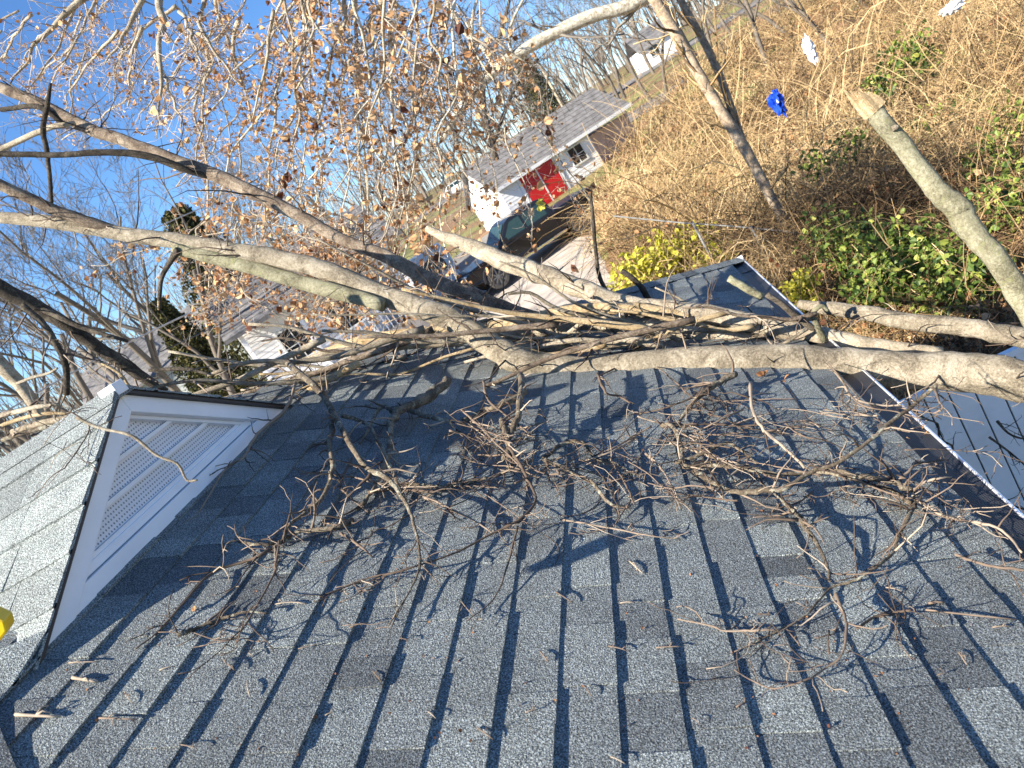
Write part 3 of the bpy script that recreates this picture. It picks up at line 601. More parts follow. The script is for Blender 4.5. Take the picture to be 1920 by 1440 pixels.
# branches and twigs fanned out over the shingles: (points, start width, end width, start/end height, side twigs)
RT = [
 ([(537, 680), (600, 733), (623, 787), (618, 835), (623, 880), (600, 937), (550, 980), (530, 1012)], 13, 6, .22, .03, 12),
 ([(600, 733), (628, 780), (677, 867), (730, 900), (753, 933), (768, 965), (780, 1000), (787, 1050), (775, 1095), (730, 1172)], 12, 3, .2, .03, 16),
 ([(640, 778), (690, 798), (720, 850), (745, 905), (760, 940)], 9, 5, .17, .06, 6),
 ([(840, 712), (800, 745), (760, 765), (733, 785), (730, 830), (722, 868), (690, 930), (672, 955)], 20, 7, .12, .02, 8),
 ([(735, 768), (715, 762), (692, 800), (675, 832)], 9, 4, .1, .03, 3),
 ([(755, 764), (800, 780), (835, 790), (853, 803), (835, 815)], 11, 4, .09, .04, 4),
 ([(953, 838), (973, 867), (993, 907), (1002, 940), (977, 973), (923, 1000), (847, 1040), (750, 1073), (690, 1086), (600, 1120)], 6, 3, .14, .02, 18),
 ([(973, 987), (953, 1053), (927, 1120), (877, 1165)], 4, 2, .06, .02, 3),
 ([(1020, 862), (1043, 873), (1107, 903), (1140, 943), (1175, 952)], 10, 5, .07, .03, 8),
 ([(1175, 950), (1182, 935), (1160, 970), (1150, 988)], 4, 2, .05, .02, 2),
 ([(1020, 860), (1057, 832), (1093, 830), (1115, 857), (1157, 870), (1175, 883), (1202, 892)], 8, 3, .04, .03, 10),
 ([(978, 705), (975, 770), (962, 800), (953, 838), (945, 860)], 14, 8, .2, .05, 10),
 ([(940, 788), (952, 830), (958, 860)], 12, 9, .14, .03, 5),
 ([(985, 735), (935, 760), (905, 770), (870, 790)], 14, 8, .1, .04, 5),
 ([(905, 715), (915, 750), (950, 780), (1003, 820)], 5, 3, .25, .1, 5),
 ([(865, 770), (900, 800), (930, 830), (975, 880), (990, 920)], 4, 3, .12, .05, 6),
 ([(1280, 877), (1330, 872), (1380, 874), (1463, 890), (1523, 884), (1567, 887), (1627, 908), (1680, 921), (1706, 942)], 9, 7, .05, .04, 18),
 ([(1265, 868), (1320, 850), (1363, 833), (1390, 843), (1419, 867)], 8, 5, .05, .07, 5),
 ([(1300, 880), (1340, 907), (1380, 923), (1440, 917), (1467, 917), (1520, 887), (1570, 867), (1643, 817), (1677, 787), (1723, 750), (1756, 722)], 11, 7, .04, .42, 12),
 ([(1409, 716), (1410, 763), (1427, 803), (1467, 837), (1511, 877)], 6, 6, .3, .1, 6),
 ([(1567, 883), (1640, 897), (1677, 903), (1690, 913), (1713, 920), (1717, 942), (1703, 973), (1680, 1017), (1677, 1033), (1643, 1063), (1597, 1090), (1557, 1103), (1513, 1153), (1460, 1183), (1395, 1215)], 11, 3, .07, .02, 20),
 ([(1447, 920), (1487, 960), (1513, 993), (1533, 1020), (1553, 1067), (1556, 1090)], 10, 5, .05, .06, 9),
 ([(1565, 1110), (1578, 1140), (1587, 1170), (1580, 1227), (1545, 1255), (1513, 1273), (1453, 1290), (1410, 1277), (1373, 1257)], 7, 2, .07, .02, 10),
 ([(1713, 920), (1735, 904), (1762, 898), (1785, 893)], 6, 3, .07, .1, 2),
 ([(1685, 905), (1707, 880), (1716, 866), (1740, 868), (1758, 872)], 7, 3, .07, .1, 3),
 ([(1717, 935), (1753, 960), (1780, 972), (1813, 977), (1863, 987), (1893, 1007), (1914, 1037)], 7, 4, .05, .06, 10),
 ([(1270, 1160), (1330, 1172), (1363, 1183), (1420, 1182), (1464, 1180)], 3, 5, .03, .03, 6),
 ([(1607, 1175), (1640, 1157), (1680, 1147), (1707, 1143)], 6, 4, .02, .03, 4),
 ([(1790, 1040), (1840, 1058), (1880, 1066), (1925, 1068)], 6, 5, .05, .06, 3),
 ([(1050, 973), (1140, 990), (1210, 1003), (1276, 1012)], 4, 2, .04, .02, 6),
 ([(660, 975), (633, 990), (567, 997), (527, 1017), (490, 1020), (447, 1016)], 12, 5, .04, .03, 12),
 ([(527, 1017), (493, 1037), (460, 1053), (400, 1073), (353, 1120), (300, 1180), (253, 1217)], 6, 3, .05, .02, 10),
 ([(523, 1015), (520, 1050), (513, 1080), (473, 1150), (450, 1185), (446, 1195), (410, 1202), (363, 1187)], 6, 2, .1, .02, 10),
 ([(333, 1192), (370, 1178), (413, 1160), (460, 1147), (503, 1150)], 9, 4, .02, .03, 4),
 ([(553, 718), (537, 763), (483, 813), (457, 857), (423, 880), (373, 957)], 7, 3, .12, .04, 8),
 ([(1380, 700), (1345, 720), (1310, 745), (1285, 775), (1270, 800)], 12, 5, .12, .03, 12),
 ([(1350, 712), (1320, 735), (1260, 760), (1200, 775)], 6, 2, .1, .03, 8),
 ([(1240, 795), (1262, 800), (1275, 830), (1282, 870)], 9, 7, .06, .05, 6),
 ([(1120, 700), (1135, 735), (1160, 745), (1180, 755)], 6, 3, .15, .04, 5),
 ([(760, 905), (830, 912), (900, 900), (960, 880), (1000, 862)], 8, 5, .03, .05, 16),
 ([(690, 925), (750, 918), (810, 920), (850, 905)], 7, 4, .04, .03, 12),
 ([(660, 860), (640, 905), (655, 930), (690, 960)], 5, 3, .05, .03, 6),
 ([(560, 885), (640, 890), (700, 905), (760, 915)], 4, 3, .05, .04, 8),
 ([(790, 930), (840, 950), (890, 975), (925, 1000)], 6, 3, .05, .02, 8),
 ([(640, 1000), (680, 1030), (700, 1045)], 6, 3, .04, .02, 4),
 ([(1270, 800), (1330, 795), (1390, 800), (1440, 790)], 5, 2, .06, .04, 10),
 ([(1255, 830), (1300, 845), (1350, 860), (1405, 872)], 6, 4, .05, .05, 12),
 ([(1210, 850), (1240, 880), (1262, 920), (1270, 960)], 5, 2, .06, .03, 8),
 ([(1150, 870), (1175, 910), (1190, 945)], 4, 3, .05, .05, 5),
 ([(1755, 725), (1760, 750), (1768, 765), (1752, 775)], 5, 3, .42, .4, 5),
 ([(1590, 735), (1620, 760), (1680, 772), (1740, 790)], 4, 2, .3, .3, 6),
 ([(1580, 715), (1600, 745), (1650, 760), (1690, 762)], 5, 3, .25, .2, 8),
 ([(130, 770), (170, 800), (150, 840), (120, 880)], 3, 2, .5, .35, 8),
]
for k in range(46):
    x = R.uniform(840, 1720); y = R.uniform(735, 930) + 0.03 * (x - 840); L = R.uniform(60, 190); a = R.normal(0.15, 0.55) + (math.pi if R.random() < .5 else 0); wv = R.uniform(2.2, 4.5)
    RT.append(([(x + L * t * math.cos(a) + R.normal() * 3, y + L * t * math.sin(a) * .7 + R.normal() * 3) for t in (0, .33, .66, 1)], wv, wv * .5, R.uniform(.02, .14), R.uniform(.01, .08), 4))
for k, (pts, w0, w1, h0, h1, nt_) in enumerate(RT):
    n = len(pts); q = [(p[0] + R.normal() * 1.0, p[1] + R.normal() * 1.0, (w0 + (w1 - w0) * i / (n - 1))) for i, p in enumerate(pts)]
    hh = [h0 + (h1 - h0) * i / (n - 1) + 0.012 * math.sin(2.1 * i + k) for i in range(n)]
    P, W = px_line(q, None, hh); P, W = smooth_line(P, W, 5); W = np.maximum(W, 0.0013)
    W = W * (1 + 0.16 * np.convolve(R.normal(size=len(W) + 2), np.ones(3) / 3, 'valid')); P = P + R.normal(size=P.shape) * (W[:, None] * 0.22)
    polys = [(P, W)]; tw = side_twigs(P, W, int(nt_ * 1.5), 0.04, 0.2, flat=0.25, r0=0.6, sub=2, upw=0.5)
    mt = M_lich if w0 >= 8 else M_twig
    V1, F1, T1 = sweep(polys, 9, [R.random() * .6 + .3]); V2, F2, T2 = sweep(tw, 4)
    me = mesh('branch', np.concatenate([V1, V2]), np.concatenate([F1, F2 + len(V1)]), np.concatenate([T1, T2]), True)
    me.materials.append(mt); me.materials.append(M_twig); mi = np.zeros(len(F1) + len(F2), np.int32); mi[len(F1):] = 1; me.polygons.foreach_set('material_index', mi)
    tpart(link('branch', me))
# a twig hanging in front of the white gable
P, W = px_line([(143, 783, 6), (190, 803, 6), (247, 817, 6), (293, 853, 5.5), (333, 870, 5), (350, 900, 4.5), (370, 900, 4)], 1.55); P, W = smooth_line(P, W, 4)
tpart(tube_obj('branch', [(P, vary(W, 0.15))], M_bark_l, None, 7, [1.0]))
# twigs dangling in the shade before the white fence
for pts in ([(1700, 745), (1712, 768), (1735, 785), (1758, 795), (1762, 822), (1785, 836), (1787, 855), (1805, 880)], [(1855, 930), (1880, 942), (1905, 950), (1940, 962)], [(1855, 820), (1885, 842), (1910, 862), (1930, 880)], [(1870, 790), (1890, 812), (1915, 822), (1935, 820)]):
    P, W = px_line([(p[0], p[1], 5.5 if k0 == 0 else 4) for k0, p in enumerate(pts)], 5.25); P, W = smooth_line(P, W, 3)
    tw = side_twigs(P, W, 6, 0.05, 0.22); tpart(tube_obj('branch', [(P, vary(W, .2))] + tw, M_bark_d, None, 5))

# ------------------------------------------------------------------ loose bits on the roof
def loose(pa, pb, w, bend=0.06):
    a, b = on_roof(*pa, 0.008), on_roof(*pb, 0.008); n = 5; d = b - a; sd = unit(np.cross(d, NROOF)); L = np.linalg.norm(d)
    P = np.array([a + d * t + sd * L * bend * math.sin(math.pi * t) * 0.6 + NROOF * (0.006 + 0.004 * math.sin(math.pi * t)) for t in np.linspace(0, 1, n)]); r = 0.5 * w * depth_of(a) / FPX; polys = [(P, np.linspace(r, r * .7, n))]
    for _ in range(R.integers(0, 3)):
        j = R.integers(1, n - 1); e = unit(d + R.normal(size=3) * L * 0.9); e -= (e @ NROOF) * NROOF * 0.7; polys.append((np.array([P[j], P[j] + e * L * .15 + NROOF * .01, P[j] + e * L * .28]), np.array([r * .7, r * .5, r * .4])))
    c = P.mean(0); polys = [(p - c, q) for p, q in polys]; o = tube_obj('loose_twig', polys, M_twig, None, 5, [R.uniform(.4, 1)] * len(polys)); o.location = c; return o
LT = [((30, 1343), (114, 1347), 7, 'pale forked stick lying nearest the lower roof valley'), ((137, 1274), (184, 1282), 7, 'short pale stick lying just above the forked stick'), ((187, 1350), (258, 1352), 4, 'thin straight stick lying on the lower courses'), ((130, 1246), (188, 1244), 3, 'thin curved stick lying in the edge of the gable shadow'),
      ((1740, 1135), (1770, 1133), 6, 'short thick pale twig lying by the long dark twig'), ((1735, 1147), (1905, 1165), 4, 'long thin reddish twig lying near the gutter end')]
for a, b, w, lab in LT: tag(loose(a, b, w), lab, 'twig')
small = [((895, 1368), (925, 1390)), ((1042, 1113), (1073, 1133)), ((1163, 1134), (1191, 1133)), ((1141, 1215), (1176, 1224)), ((803, 1338), (818, 1351)), ((865, 1130), (888, 1158)), ((1013, 1225), (1028, 1245)), ((1230, 1218), (1280, 1216)), ((465, 1280), (470, 1310)), ((575, 1135), (516, 1136)), ((1145, 1423), (1172, 1436)), ((1297, 1350), (1312, 1362)), ((1757, 1270), (1772, 1268)), ((1795, 1225), (1812, 1250)), ((1420, 1155), (1445, 1158)), ((1555, 1186), (1554, 1230)), ((1480, 1190), (1500, 1215)), ((340, 1400), (372, 1408)), ((560, 1220), (600, 1212)), ((610, 1345), (632, 1338)), ((700, 1262), (716, 1282)), ((750, 1200), (768, 1206)), ((1180, 1055), (1205, 1078)), ((985, 1340), (1010, 1334)), ((1660, 1105), (1690, 1112)), ((1860, 1180), (1895, 1178)), ((1380, 1330), (1400, 1320)), ((235, 1300), (250, 1322)), ((300, 1260), (330, 1252)), ((420, 1240), (441, 1260)), ((655, 1180), (692, 1170)), ((1096, 1290), (1110, 1310))]
for a, b in small: tag(loose(a, b, R.uniform(1.8, 3.4)), 'small broken twig lying loose on the open shingles', 'twig', 'small twigs scattered over the shingles')
C = [on_roof(R.uniform(60, 1850), R.uniform(760, 1420), 0.009) for _ in range(260)]
V, F, T = leaf_cloud(C, R.uniform(0.004, 0.011, 260), 2.0, 0.3, R.uniform(0, .45, 260)); tag(link('bark_crumbs', mesh('bark_crumbs', V, F, T), M_leaf), 'crumbs of bark and leaf scattered over the shingles', 'debris', kind='stuff')
for k, (px, py, sz) in enumerate([(1432, 706, .05), (1470, 712, .035), (365, 1145, .02), (1738, 812, .022), (1728, 800, .02), (1705, 822, .016), (1792, 900, .016)]):
    V, F, T = leaf_cloud([(0, 0, 0)] * 2, [sz, sz * .8], 1.0, 0.5, [0.35 + .08 * k] * 2); o = link('fallen_leaf', mesh('fallen_leaf', V, F, T), M_leaf); o.location = on_roof(px, py, 0.02 if k < 2 else 0.012)
    tag(o, ['curled orange leaf caught under the trunk by the roof edge', 'small brown leaf beside the curled orange leaf', 'tiny orange leaf on the branch near the gable corner', 'orange leaf scrap on the mesh guard, middle one', 'orange leaf scrap on the mesh guard, upper one', 'pale leaf scrap on the mesh guard close to the shingles', 'pale leaf scrap on the mesh guard by the bright lip'][k], 'leaf')
# yellow tool at the edge of the dormer roof
yt = at(-14, 1172, 1.28); ytool = tag(empty('hand_tool', tuple(yt)), 'yellow plastic tool handle resting on the dormer roof', 'tool')
mb = MB(); mb.prism([(-0.06, -0.03), (0.012, -0.022), (0.026, -0.006), (0.026, 0.012), (0.004, 0.03), (-0.06, 0.034)], -0.014, 0.014, 1)
mb.build('handle', plain('yellow_plastic', (0.75, 0.5, 0.01), 0.35, 0, 0.05), ytool, bevel=0.004); MB().box(-0.05, -0.02, -0.016, 0.016, -0.012, 0.012).build('grip', M_black, ytool, bevel=0.003)
ytool.rotation_euler = (0.1, 0.5, 0.3); ytool.scale = (1.4, 1.4, 1.4)

# ------------------------------------------------------------------ thicket on the right
def thicket(n, ylo, yhi, rr, seed_h=1.0, lmul=1.0, tall=False):
    out = []
    y = ylo + (yhi - ylo) * R.random(n * 3) ** 1.0; x = brush_edge(y) - 0.3 + R.random(n * 3) * (0.62 * y + 6 - brush_edge(y))
    w = brush_w(x, y); ok = (R.random(n * 3) < w + 0.02 * 0) ; x, y = x[ok][:n], y[ok][:n]; n = len(x)
    z = ground_z(x, y) - 0.05; k = 7
    hd = R.random(n) * 2 * math.pi; el = R.uniform(0.1, 1.5, n) if not tall else R.uniform(1.0, 1.55, n); L = R.uniform(0.7, 2.4, n) * lmul
    d = np.stack([np.cos(hd) * np.cos(el), np.sin(hd) * np.cos(el), np.sin(el)], 1); P = np.zeros((n, k, 3)); P[:, 0] = np.stack([x, y, z], 1)
    curl = R.normal(size=(n, 3)) * 0.24; grav = R.uniform(0.1, 0.34, n) * (0.35 if tall else 1)
    for s in range(1, k):
        d = d + curl + R.normal(size=(n, 3)) * 0.16; d[:, 2] -= grav * s / 3; d /= np.linalg.norm(d, axis=1, keepdims=True)
        P[:, s] = P[:, s - 1] + d * (L / (k - 1))[:, None]
        g = ground_z(P[:, s, 0], P[:, s, 1]) + 0.05 + 0.25 * R.random(n); P[:, s, 2] = np.maximum(P[:, s, 2], g)
    rad = rr * R.uniform(0.5, 1.5, n)[:, None] * np.linspace(1, 0.45, k)[None]
    return P, rad
Pn, Rn = thicket(8000, 7, 15, 0.005, lmul=0.8); Pm, Rm = thicket(15000, 12, 28, 0.0075); Pf, Rf = thicket(9000, 24, 56, 0.012, lmul=1.2)
Pt, Rt = thicket(1700, 16, 54, 0.012, lmul=1.9, tall=True); Pu, Ru = thicket(1000, 10, 24, 0.007, lmul=1.25, tall=True)
polys = [(p, r) for p, r in zip(np.concatenate([Pn, Pm, Pf, Pt, Pu]), np.concatenate([Rn, Rm, Rf, Rt, Ru]))]
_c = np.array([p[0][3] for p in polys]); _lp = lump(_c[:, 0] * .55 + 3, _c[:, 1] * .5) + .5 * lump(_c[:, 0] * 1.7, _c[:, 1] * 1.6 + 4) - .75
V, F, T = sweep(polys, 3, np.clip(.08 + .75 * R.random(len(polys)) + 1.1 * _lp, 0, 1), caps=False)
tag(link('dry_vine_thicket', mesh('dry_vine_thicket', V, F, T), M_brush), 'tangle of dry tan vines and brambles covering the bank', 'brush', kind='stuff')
# litter of dry leaves caught in the thicket
n = 26000; y = 7 + 40 * R.random(n) ** 1.4; x = brush_edge(y) + R.random(n) * (0.6 * y + 5 - brush_edge(y)); w = (brush_w(x, y) > 0.25) & (lump(x * .8 + 1, y * .7) + .25 * R.random(n) > .58); x, y = x[w], y[w]
C = np.stack([x, y, ground_z(x, y) + 0.05 + 0.5 * R.random(len(x)) ** 2], 1); V, F, T = leaf_cloud(C, R.uniform(0.04, 0.1, len(x)) * (1 + y / 40), 1.0, 0.6)
tag(link('dry_leaf_litter', mesh('dry_leaf_litter', V, F, T), M_leaf), 'dry brown leaves caught among the vines', 'leaf litter', kind='stuff')
def leaf_mass(name, label, cat, spots, mat, size, kind=None, group=None):
    """leafy mound: spots = (px, py, Y, radius, count)"""
    root = None; CC = []; SS = []; st = []
    for px, py, Yd, rad, cnt in spots:
        c = at(px, py, Yd); q = R.normal(size=(cnt, 3)); q /= np.linalg.norm(q, axis=1, keepdims=True); q *= (R.random((cnt, 1)) ** 0.4) * rad * R.uniform(0.7, 1.15, (cnt, 1)); q[:, 2] *= 0.75; p = c + q
        gz_ = ground_z(p[:, 0], p[:, 1]); p[:, 2] = np.maximum(p[:, 2], gz_ + 0.05); CC.append(p); SS.append(R.uniform(0.6, 1.3, cnt) * size)
        g0 = np.array([c[0], c[1], float(ground_z(c[0], c[1]))])
        st.append([])
        for _ in range(10): e = c + R.normal(size=3) * rad * 0.5; st[-1].append((np.array([g0, (g0 + e) / 2 + R.normal(size=3) * 0.1, e]), np.array([0.015, 0.01, 0.005])))
    V, F, T = leaf_cloud(np.concatenate(CC), np.concatenate(SS), 1.2, 0.35); c0 = g0
    root = tag(empty(name, tuple(c0)), label, cat, group); inv = Matrix.Translation(tuple(-c0))
    o = tag(link('foliage', mesh('foliage', V, F, T), mat), kind='stuff'); o.parent = root; o.matrix_parent_inverse = inv
    for q_ in st: o = tube_obj('stem', q_, M_brush, None, 5); o.parent = root; o.matrix_parent_inverse = inv
leaf_mass('ivy_shrub', 'glossy green ivy shrub beneath the upright broken limb', 'shrub', [(1610, 465, 11.5, .65, 600), (1700, 495, 10.5, .8, 1000), (1790, 530, 9.6, .7, 800), (1640, 540, 10.2, .5, 400), (1560, 440, 12.5, .6, 400)], M_ivy, 0.085)
leaf_mass('ivy_shrub', 'green ivy climbing at the picture edge behind the broken limb', 'shrub', [(1900, 380, 10.5, .7, 400), (1870, 290, 12, .6, 250), (1915, 220, 13.5, .6, 200)], M_ivy, 0.085)
leaf_mass('evergreen_bush', 'dark evergreen bush half buried in the upper thicket', 'shrub', [(1700, 110, 18, .8, 380), (1640, 170, 17, .5, 160)], M_ivy, 0.1)
leaf_mass('green_creeper', 'small green creeper patch left of the upright broken limb', 'shrub', [(1535, 310, 15, .5, 150), (1600, 270, 15.5, .5, 120), (1750, 230, 15.5, .6, 130)], M_ivy, 0.09)
leaf_mass('yellow_shrub', 'bright yellow leaved shrub behind the far roof corner', 'shrub', [(1235, 490, 16, .75, 560), (1300, 460, 16.5, .75, 320), (1180, 515, 15.5, .55, 330), (1340, 490, 15, .5, 260), (1500, 545, 11, .35, 200)], M_yel, 0.1)

# ------------------------------------------------------------------ trees
def grow(base, d, L, r, depth, out, spread=0.6, up=0.12, kids=(3, 5), n=6):
    pts = [np.array(base, float)]; cur = unit(d)
    for s in range(n):
        cur = unit(cur + R.normal(size=3) * 0.13 + np.array([0, 0, up * 0.3])); pts.append(pts[-1] + cur * L / n)
    rad = np.linspace(r, r * 0.45 if depth else r * 0.3, n + 1); out.append((np.array(pts), rad, depth))
    if depth == 0: return
    for k in range(R.integers(*kids)):
        t = R.uniform(0.35, 1.0); j = min(n - 1, int(t * n)); ax = unit(pts[j + 1] - pts[j]); e = R.normal(size=3); e -= (e @ ax) * ax
        grow(pts[j] + (pts[j + 1] - pts[j]) * (t * n - j if t * n - j < 1 else 1), unit(ax + unit(e) * spread * R.uniform(0.7, 1.5) + np.array([0, 0, up])), L * R.uniform(0.45, 0.72), rad[j] * 0.55, depth - 1, out, spread, up, kids, n)
def bare_tree(height, r, depth=4, lean=(0, 0), kids=(3, 6), spread=0.6):
    out = []; grow((0, 0, 0), (lean[0], lean[1], 1), height * 0.62, r, depth, out, spread, 0.12, kids)
    tk = [(p, q) for p, q, dd in out if dd >= depth - 1]; cr = [(p, np.maximum(q, 0.008)) for p, q, dd in out if dd < depth - 1]
    V, F, T = sweep(tk, 7, [0.6] * len(tk), caps=False); m1 = mesh('trunk', V, F, T, True)
    V, F, T = sweep(cr, 3, caps=False); m2 = mesh('crown', V, F, T, True); return m1, m2
protos = [bare_tree(15, 0.2, 5, (R.normal() * .05, R.normal() * .05), (3, 5), 0.55) for _ in range(4)]
for a, b in protos: a.materials.append(M_bgbark); b.materials.append(M_bgbark)
def plant_tree(px, Yd, scale, k, rz, label, group=None, name='bare_tree', py=None):
    q = ray(px, 500 if py is None else py)
    p = at(px, 500 if py is None else py, Yd); z = float(zg(p[0], p[1])); root = tag(empty(name, (p[0], p[1], z - 0.1), rz), label, 'tree', group); root.scale = (scale,) * 3
    link('trunk', protos[k][0], None, root); link('crown', protos[k][1], None, root); return root
lab = 'bare grey tree in the stand beyond the dormer'
for k, (px, py, Yd, s) in enumerate([(-60, 800, 17, .75), (60, 760, 24, .9), (150, 720, 20, .8), (230, 690, 26, .95), (290, 660, 30, 1.05), (340, 650, 24, .8), (20, 790, 34, 1.2), (110, 740, 40, 1.25), (200, 700, 46, 1.3), (300, 650, 50, 1.2), (-20, 800, 48, 1.4), (385, 620, 42, 1.1), (-120, 830, 30, 1.2), (70, 760, 60, 1.5)]):
    plant_tree(px, Yd, s, k % 4, R.random() * 6, lab, 'bare trees beyond the dormer', py=py)
lab = 'bare tree in the distance behind the street'
for k, (px, Yd, s) in enumerate([(470, 70, 1.1), (540, 90, 1.2), (600, 64, .9), (660, 80, 1.1), (730, 72, 1.0), (790, 105, 1.2), (860, 84, 1.1), (930, 112, 1.3), (985, 76, .8), (1040, 110, 1.1), (1090, 95, 1.0), (1150, 80, .9), (1210, 88, 1.0), (1270, 72, .9), (1330, 92, 1.1), (1390, 78, .9), (1460, 85, 1.0), (1530, 74, .9), (690, 56, .8), (910, 62, .8)]):
    plant_tree(px, Yd, s, (k + 1) % 4, R.random() * 6, lab, 'distant bare trees', py=834 - px * 0.6)
for k, (px, py, Yd, s) in enumerate([(1420, 80, 34, .6), (1500, 40, 40, .6), (1560, 60, 30, .5), (1640, 20, 36, .6), (1720, 20, 30, .5), (1240, 190, 44, .6), (1330, 110, 50, .7), (1800, -20, 33, .55), (1880, -40, 28, .5), (1000, 210, 60, .75), (1080, 170, 66, .8), (1130, 140, 58, .7), (1180, 110, 64, .8), (1290, 70, 60, .8), (1360, 40, 56, .7), (1440, 0, 52, .6)]):
    plant_tree(px, Yd, s, (k + 2) % 4, R.random() * 6, 'slender bare sapling standing in the thicket', 'saplings in the thicket', 'bare_sapling', py=py)
ORD = ['first', 'second', 'third', 'fourth', 'fifth', 'sixth', 'seventh', 'eighth', 'ninth', 'tenth', 'eleventh', 'twelfth', 'thirteenth', 'fourteenth', 'fifteenth', 'sixteenth', 'seventeenth', 'eighteenth', 'nineteenth', 'twentieth']
for grp, txt in (('bare trees beyond the dormer', 'bare grey tree in the stand beyond the dormer, %s from the left'), ('distant bare trees', 'bare tree far off behind the street, %s from the left'), ('saplings in the thicket', 'slender bare sapling standing in the thicket, %s from the left')):
    tt = sorted([o for o in bpy.data.objects if o.get('group') == grp], key=lambda o: proj((o.location.x, o.location.y, o.location.z + 2))[0])
    for k, o in enumerate(tt): o['label'] = txt % ORD[k]
# far wood that reads as one mass
polys = []; n = 5200
for _ in range(n):
    x, y = R.uniform(-260, 220), R.uniform(120, 200); z = float(zg(x, y)); hgt = R.uniform(4, 16); l = R.normal(size=2) * 0.12 * hgt
    st_ = R.uniform(0, .5) * hgt if R.random() < .6 else 0
    polys.append((np.array([(x, y, z + st_), (x + l[0] * .4, y + l[1] * .4, z + st_ + hgt * .5), (x + l[0] * R.uniform(1, 3), y + l[1], z + st_ + hgt)]), np.array([.13, .1, .04]) * R.uniform(.5, 1.2)))
V, F, T = sweep(polys, 3, caps=False); tag(link('distant_wood', mesh('distant_wood', V, F, T), M_bgbark), 'hazy bare wood along the skyline', 'woods', kind='stuff')

def traced_tree(name, label, lines, mat, tw=40, tl=(0.4, 1.4), base=None, crownmat=None, group=None):
    """tree whose main stems follow lines of (px, py, width) each at a distance"""
    L = []
    for pts, Yd in lines: P, W = px_line(pts, Yd, None, 0.8); L.append(smooth_line(P, W, 4))
    b = L[0][0][0]; root = tag(empty(name, tuple(b)), label, 'tree', group); inv = Matrix.Translation(tuple(-b))
    o = tube_obj('trunk', [(L[0][0], vary(L[0][1], .06))], mat, None, 12, [.7]); o.parent = root; o.matrix_parent_inverse = inv
    for P, W in L[1:]: o = tube_obj('limb', [(P, vary(W, .06))], mat, None, 8, [R.random()]); o.parent = root; o.matrix_parent_inverse = inv
    out = []
    for P, W in L:
        for _ in range(tw):
            i = R.integers(1, len(P)); d = unit(R.normal(size=3) + np.array([0, 0, .3]) + unit(P[i] - P[i - 1])); grow(P[i], d, R.uniform(*tl), W[i] * .35, 2, out, 0.6, 0.05, (2, 4), 5)
    if out:
        o = tube_obj('crown', [(p, np.maximum(q, 0.006 * depth_of(b) / 25)) for p, q, _ in out], crownmat or M_bgbark, None, 3); tag(o, kind='stuff'); o.parent = root; o.matrix_parent_inverse = inv
    return root
traced_tree('sycamore_tree', 'large sycamore with mottled white bark arching above the garage', [([(1420, -220, 40), (1330, -120, 38), (1260, -50, 36), (1190, 6, 34), (1110, 30, 32), (1040, 62, 30), (980, 95, 28), (930, 130, 26), (895, 165, 24), (860, 210, 20), (830, 260, 14)], lin(26, 24, 11)), ([(930, 130, 12), (905, 90, 11), (870, 60, 9), (850, 20, 8), (830, -30, 6)], 25), ([(895, 160, 10), (890, 100, 9), (885, 40, 8), (900, -20, 6)], 25.5), ([(960, 105, 9), (955, 60, 8), (975, 10, 6), (1000, -30, 5)], 24.6)], M_syc, 12, (0.8, 2.2))
traced_tree('vine_clad_tree', 'leaning vine clad tree standing in the dry thicket', [([(1545, 550, 28), (1515, 490, 25), (1480, 430, 25), (1440, 360, 24), (1400, 285, 24), (1350, 205, 25), (1305, 130, 26), (1265, 60, 26), (1215, -20, 26)], lin(14.2, 15, 9)), ([(1400, 285, 16), (1370, 200, 18), (1345, 130, 18), (1310, 60, 17), (1270, -10, 16)], lin(14.8, 15.4, 5))], bark('vine_tree_bark', (.16, .12, .085), (.33, .255, .18), (.5, .41, .3), 30), 14, (0.4, 1.2), crownmat=M_brush)
traced_tree('dark_tree', 'dark forked tree rising behind the garage roof', [([(930, 300, 16), (915, 240, 14), (905, 180, 13), (915, 120, 11), (940, 60, 9), (955, 0, 7)], 33), ([(905, 180, 9), (880, 130, 8), (860, 60, 7), (840, 0, 5)], 33), ([(925, 270, 9), (950, 200, 9), (975, 150, 8), (1010, 110, 6)], 33.5)], M_bark_d, 16, (1, 3))
# conifers
def conifer(px, py, Yd, h, rad, label):
    p = at(px, py, Yd); b = np.array([p[0], p[1], float(zg(p[0], p[1]))]); root = tag(empty('conifer', tuple(b)), label, 'tree'); n = 16000; t = R.random(n) ** 0.9; an = R.random(n) * 6.283
    ru = rad * (1 - t * 0.85) * (R.random(n) ** 0.35) * (1 + .25 * np.sin(an * 5 + t * 23)); C = np.stack([np.cos(an) * ru, np.sin(an) * ru, 0.3 + t * h], 1); V, F, T = leaf_cloud(C, R.uniform(.08, .2, n) * h / 9, .2, .3)
    tag(link('crown', mesh('crown', V, F, T), M_conif, root), kind='stuff'); tube_obj('trunk', [(np.array([(0, 0, -.2), (0, 0, h * .5), (0, 0, h)]), np.array([.16, .1, .02]))], M_bark_d, root, 6)
conifer(385, 690, 26, 6.5, 1.7, 'olive green conifer standing left of the white porch'); conifer(480, 610, 33, 9.5, 3.2, 'dark evergreen tree above the bare stand of trees'); conifer(1020, 190, 85, 9, 2.6, 'distant green conifer beside the utility pole')

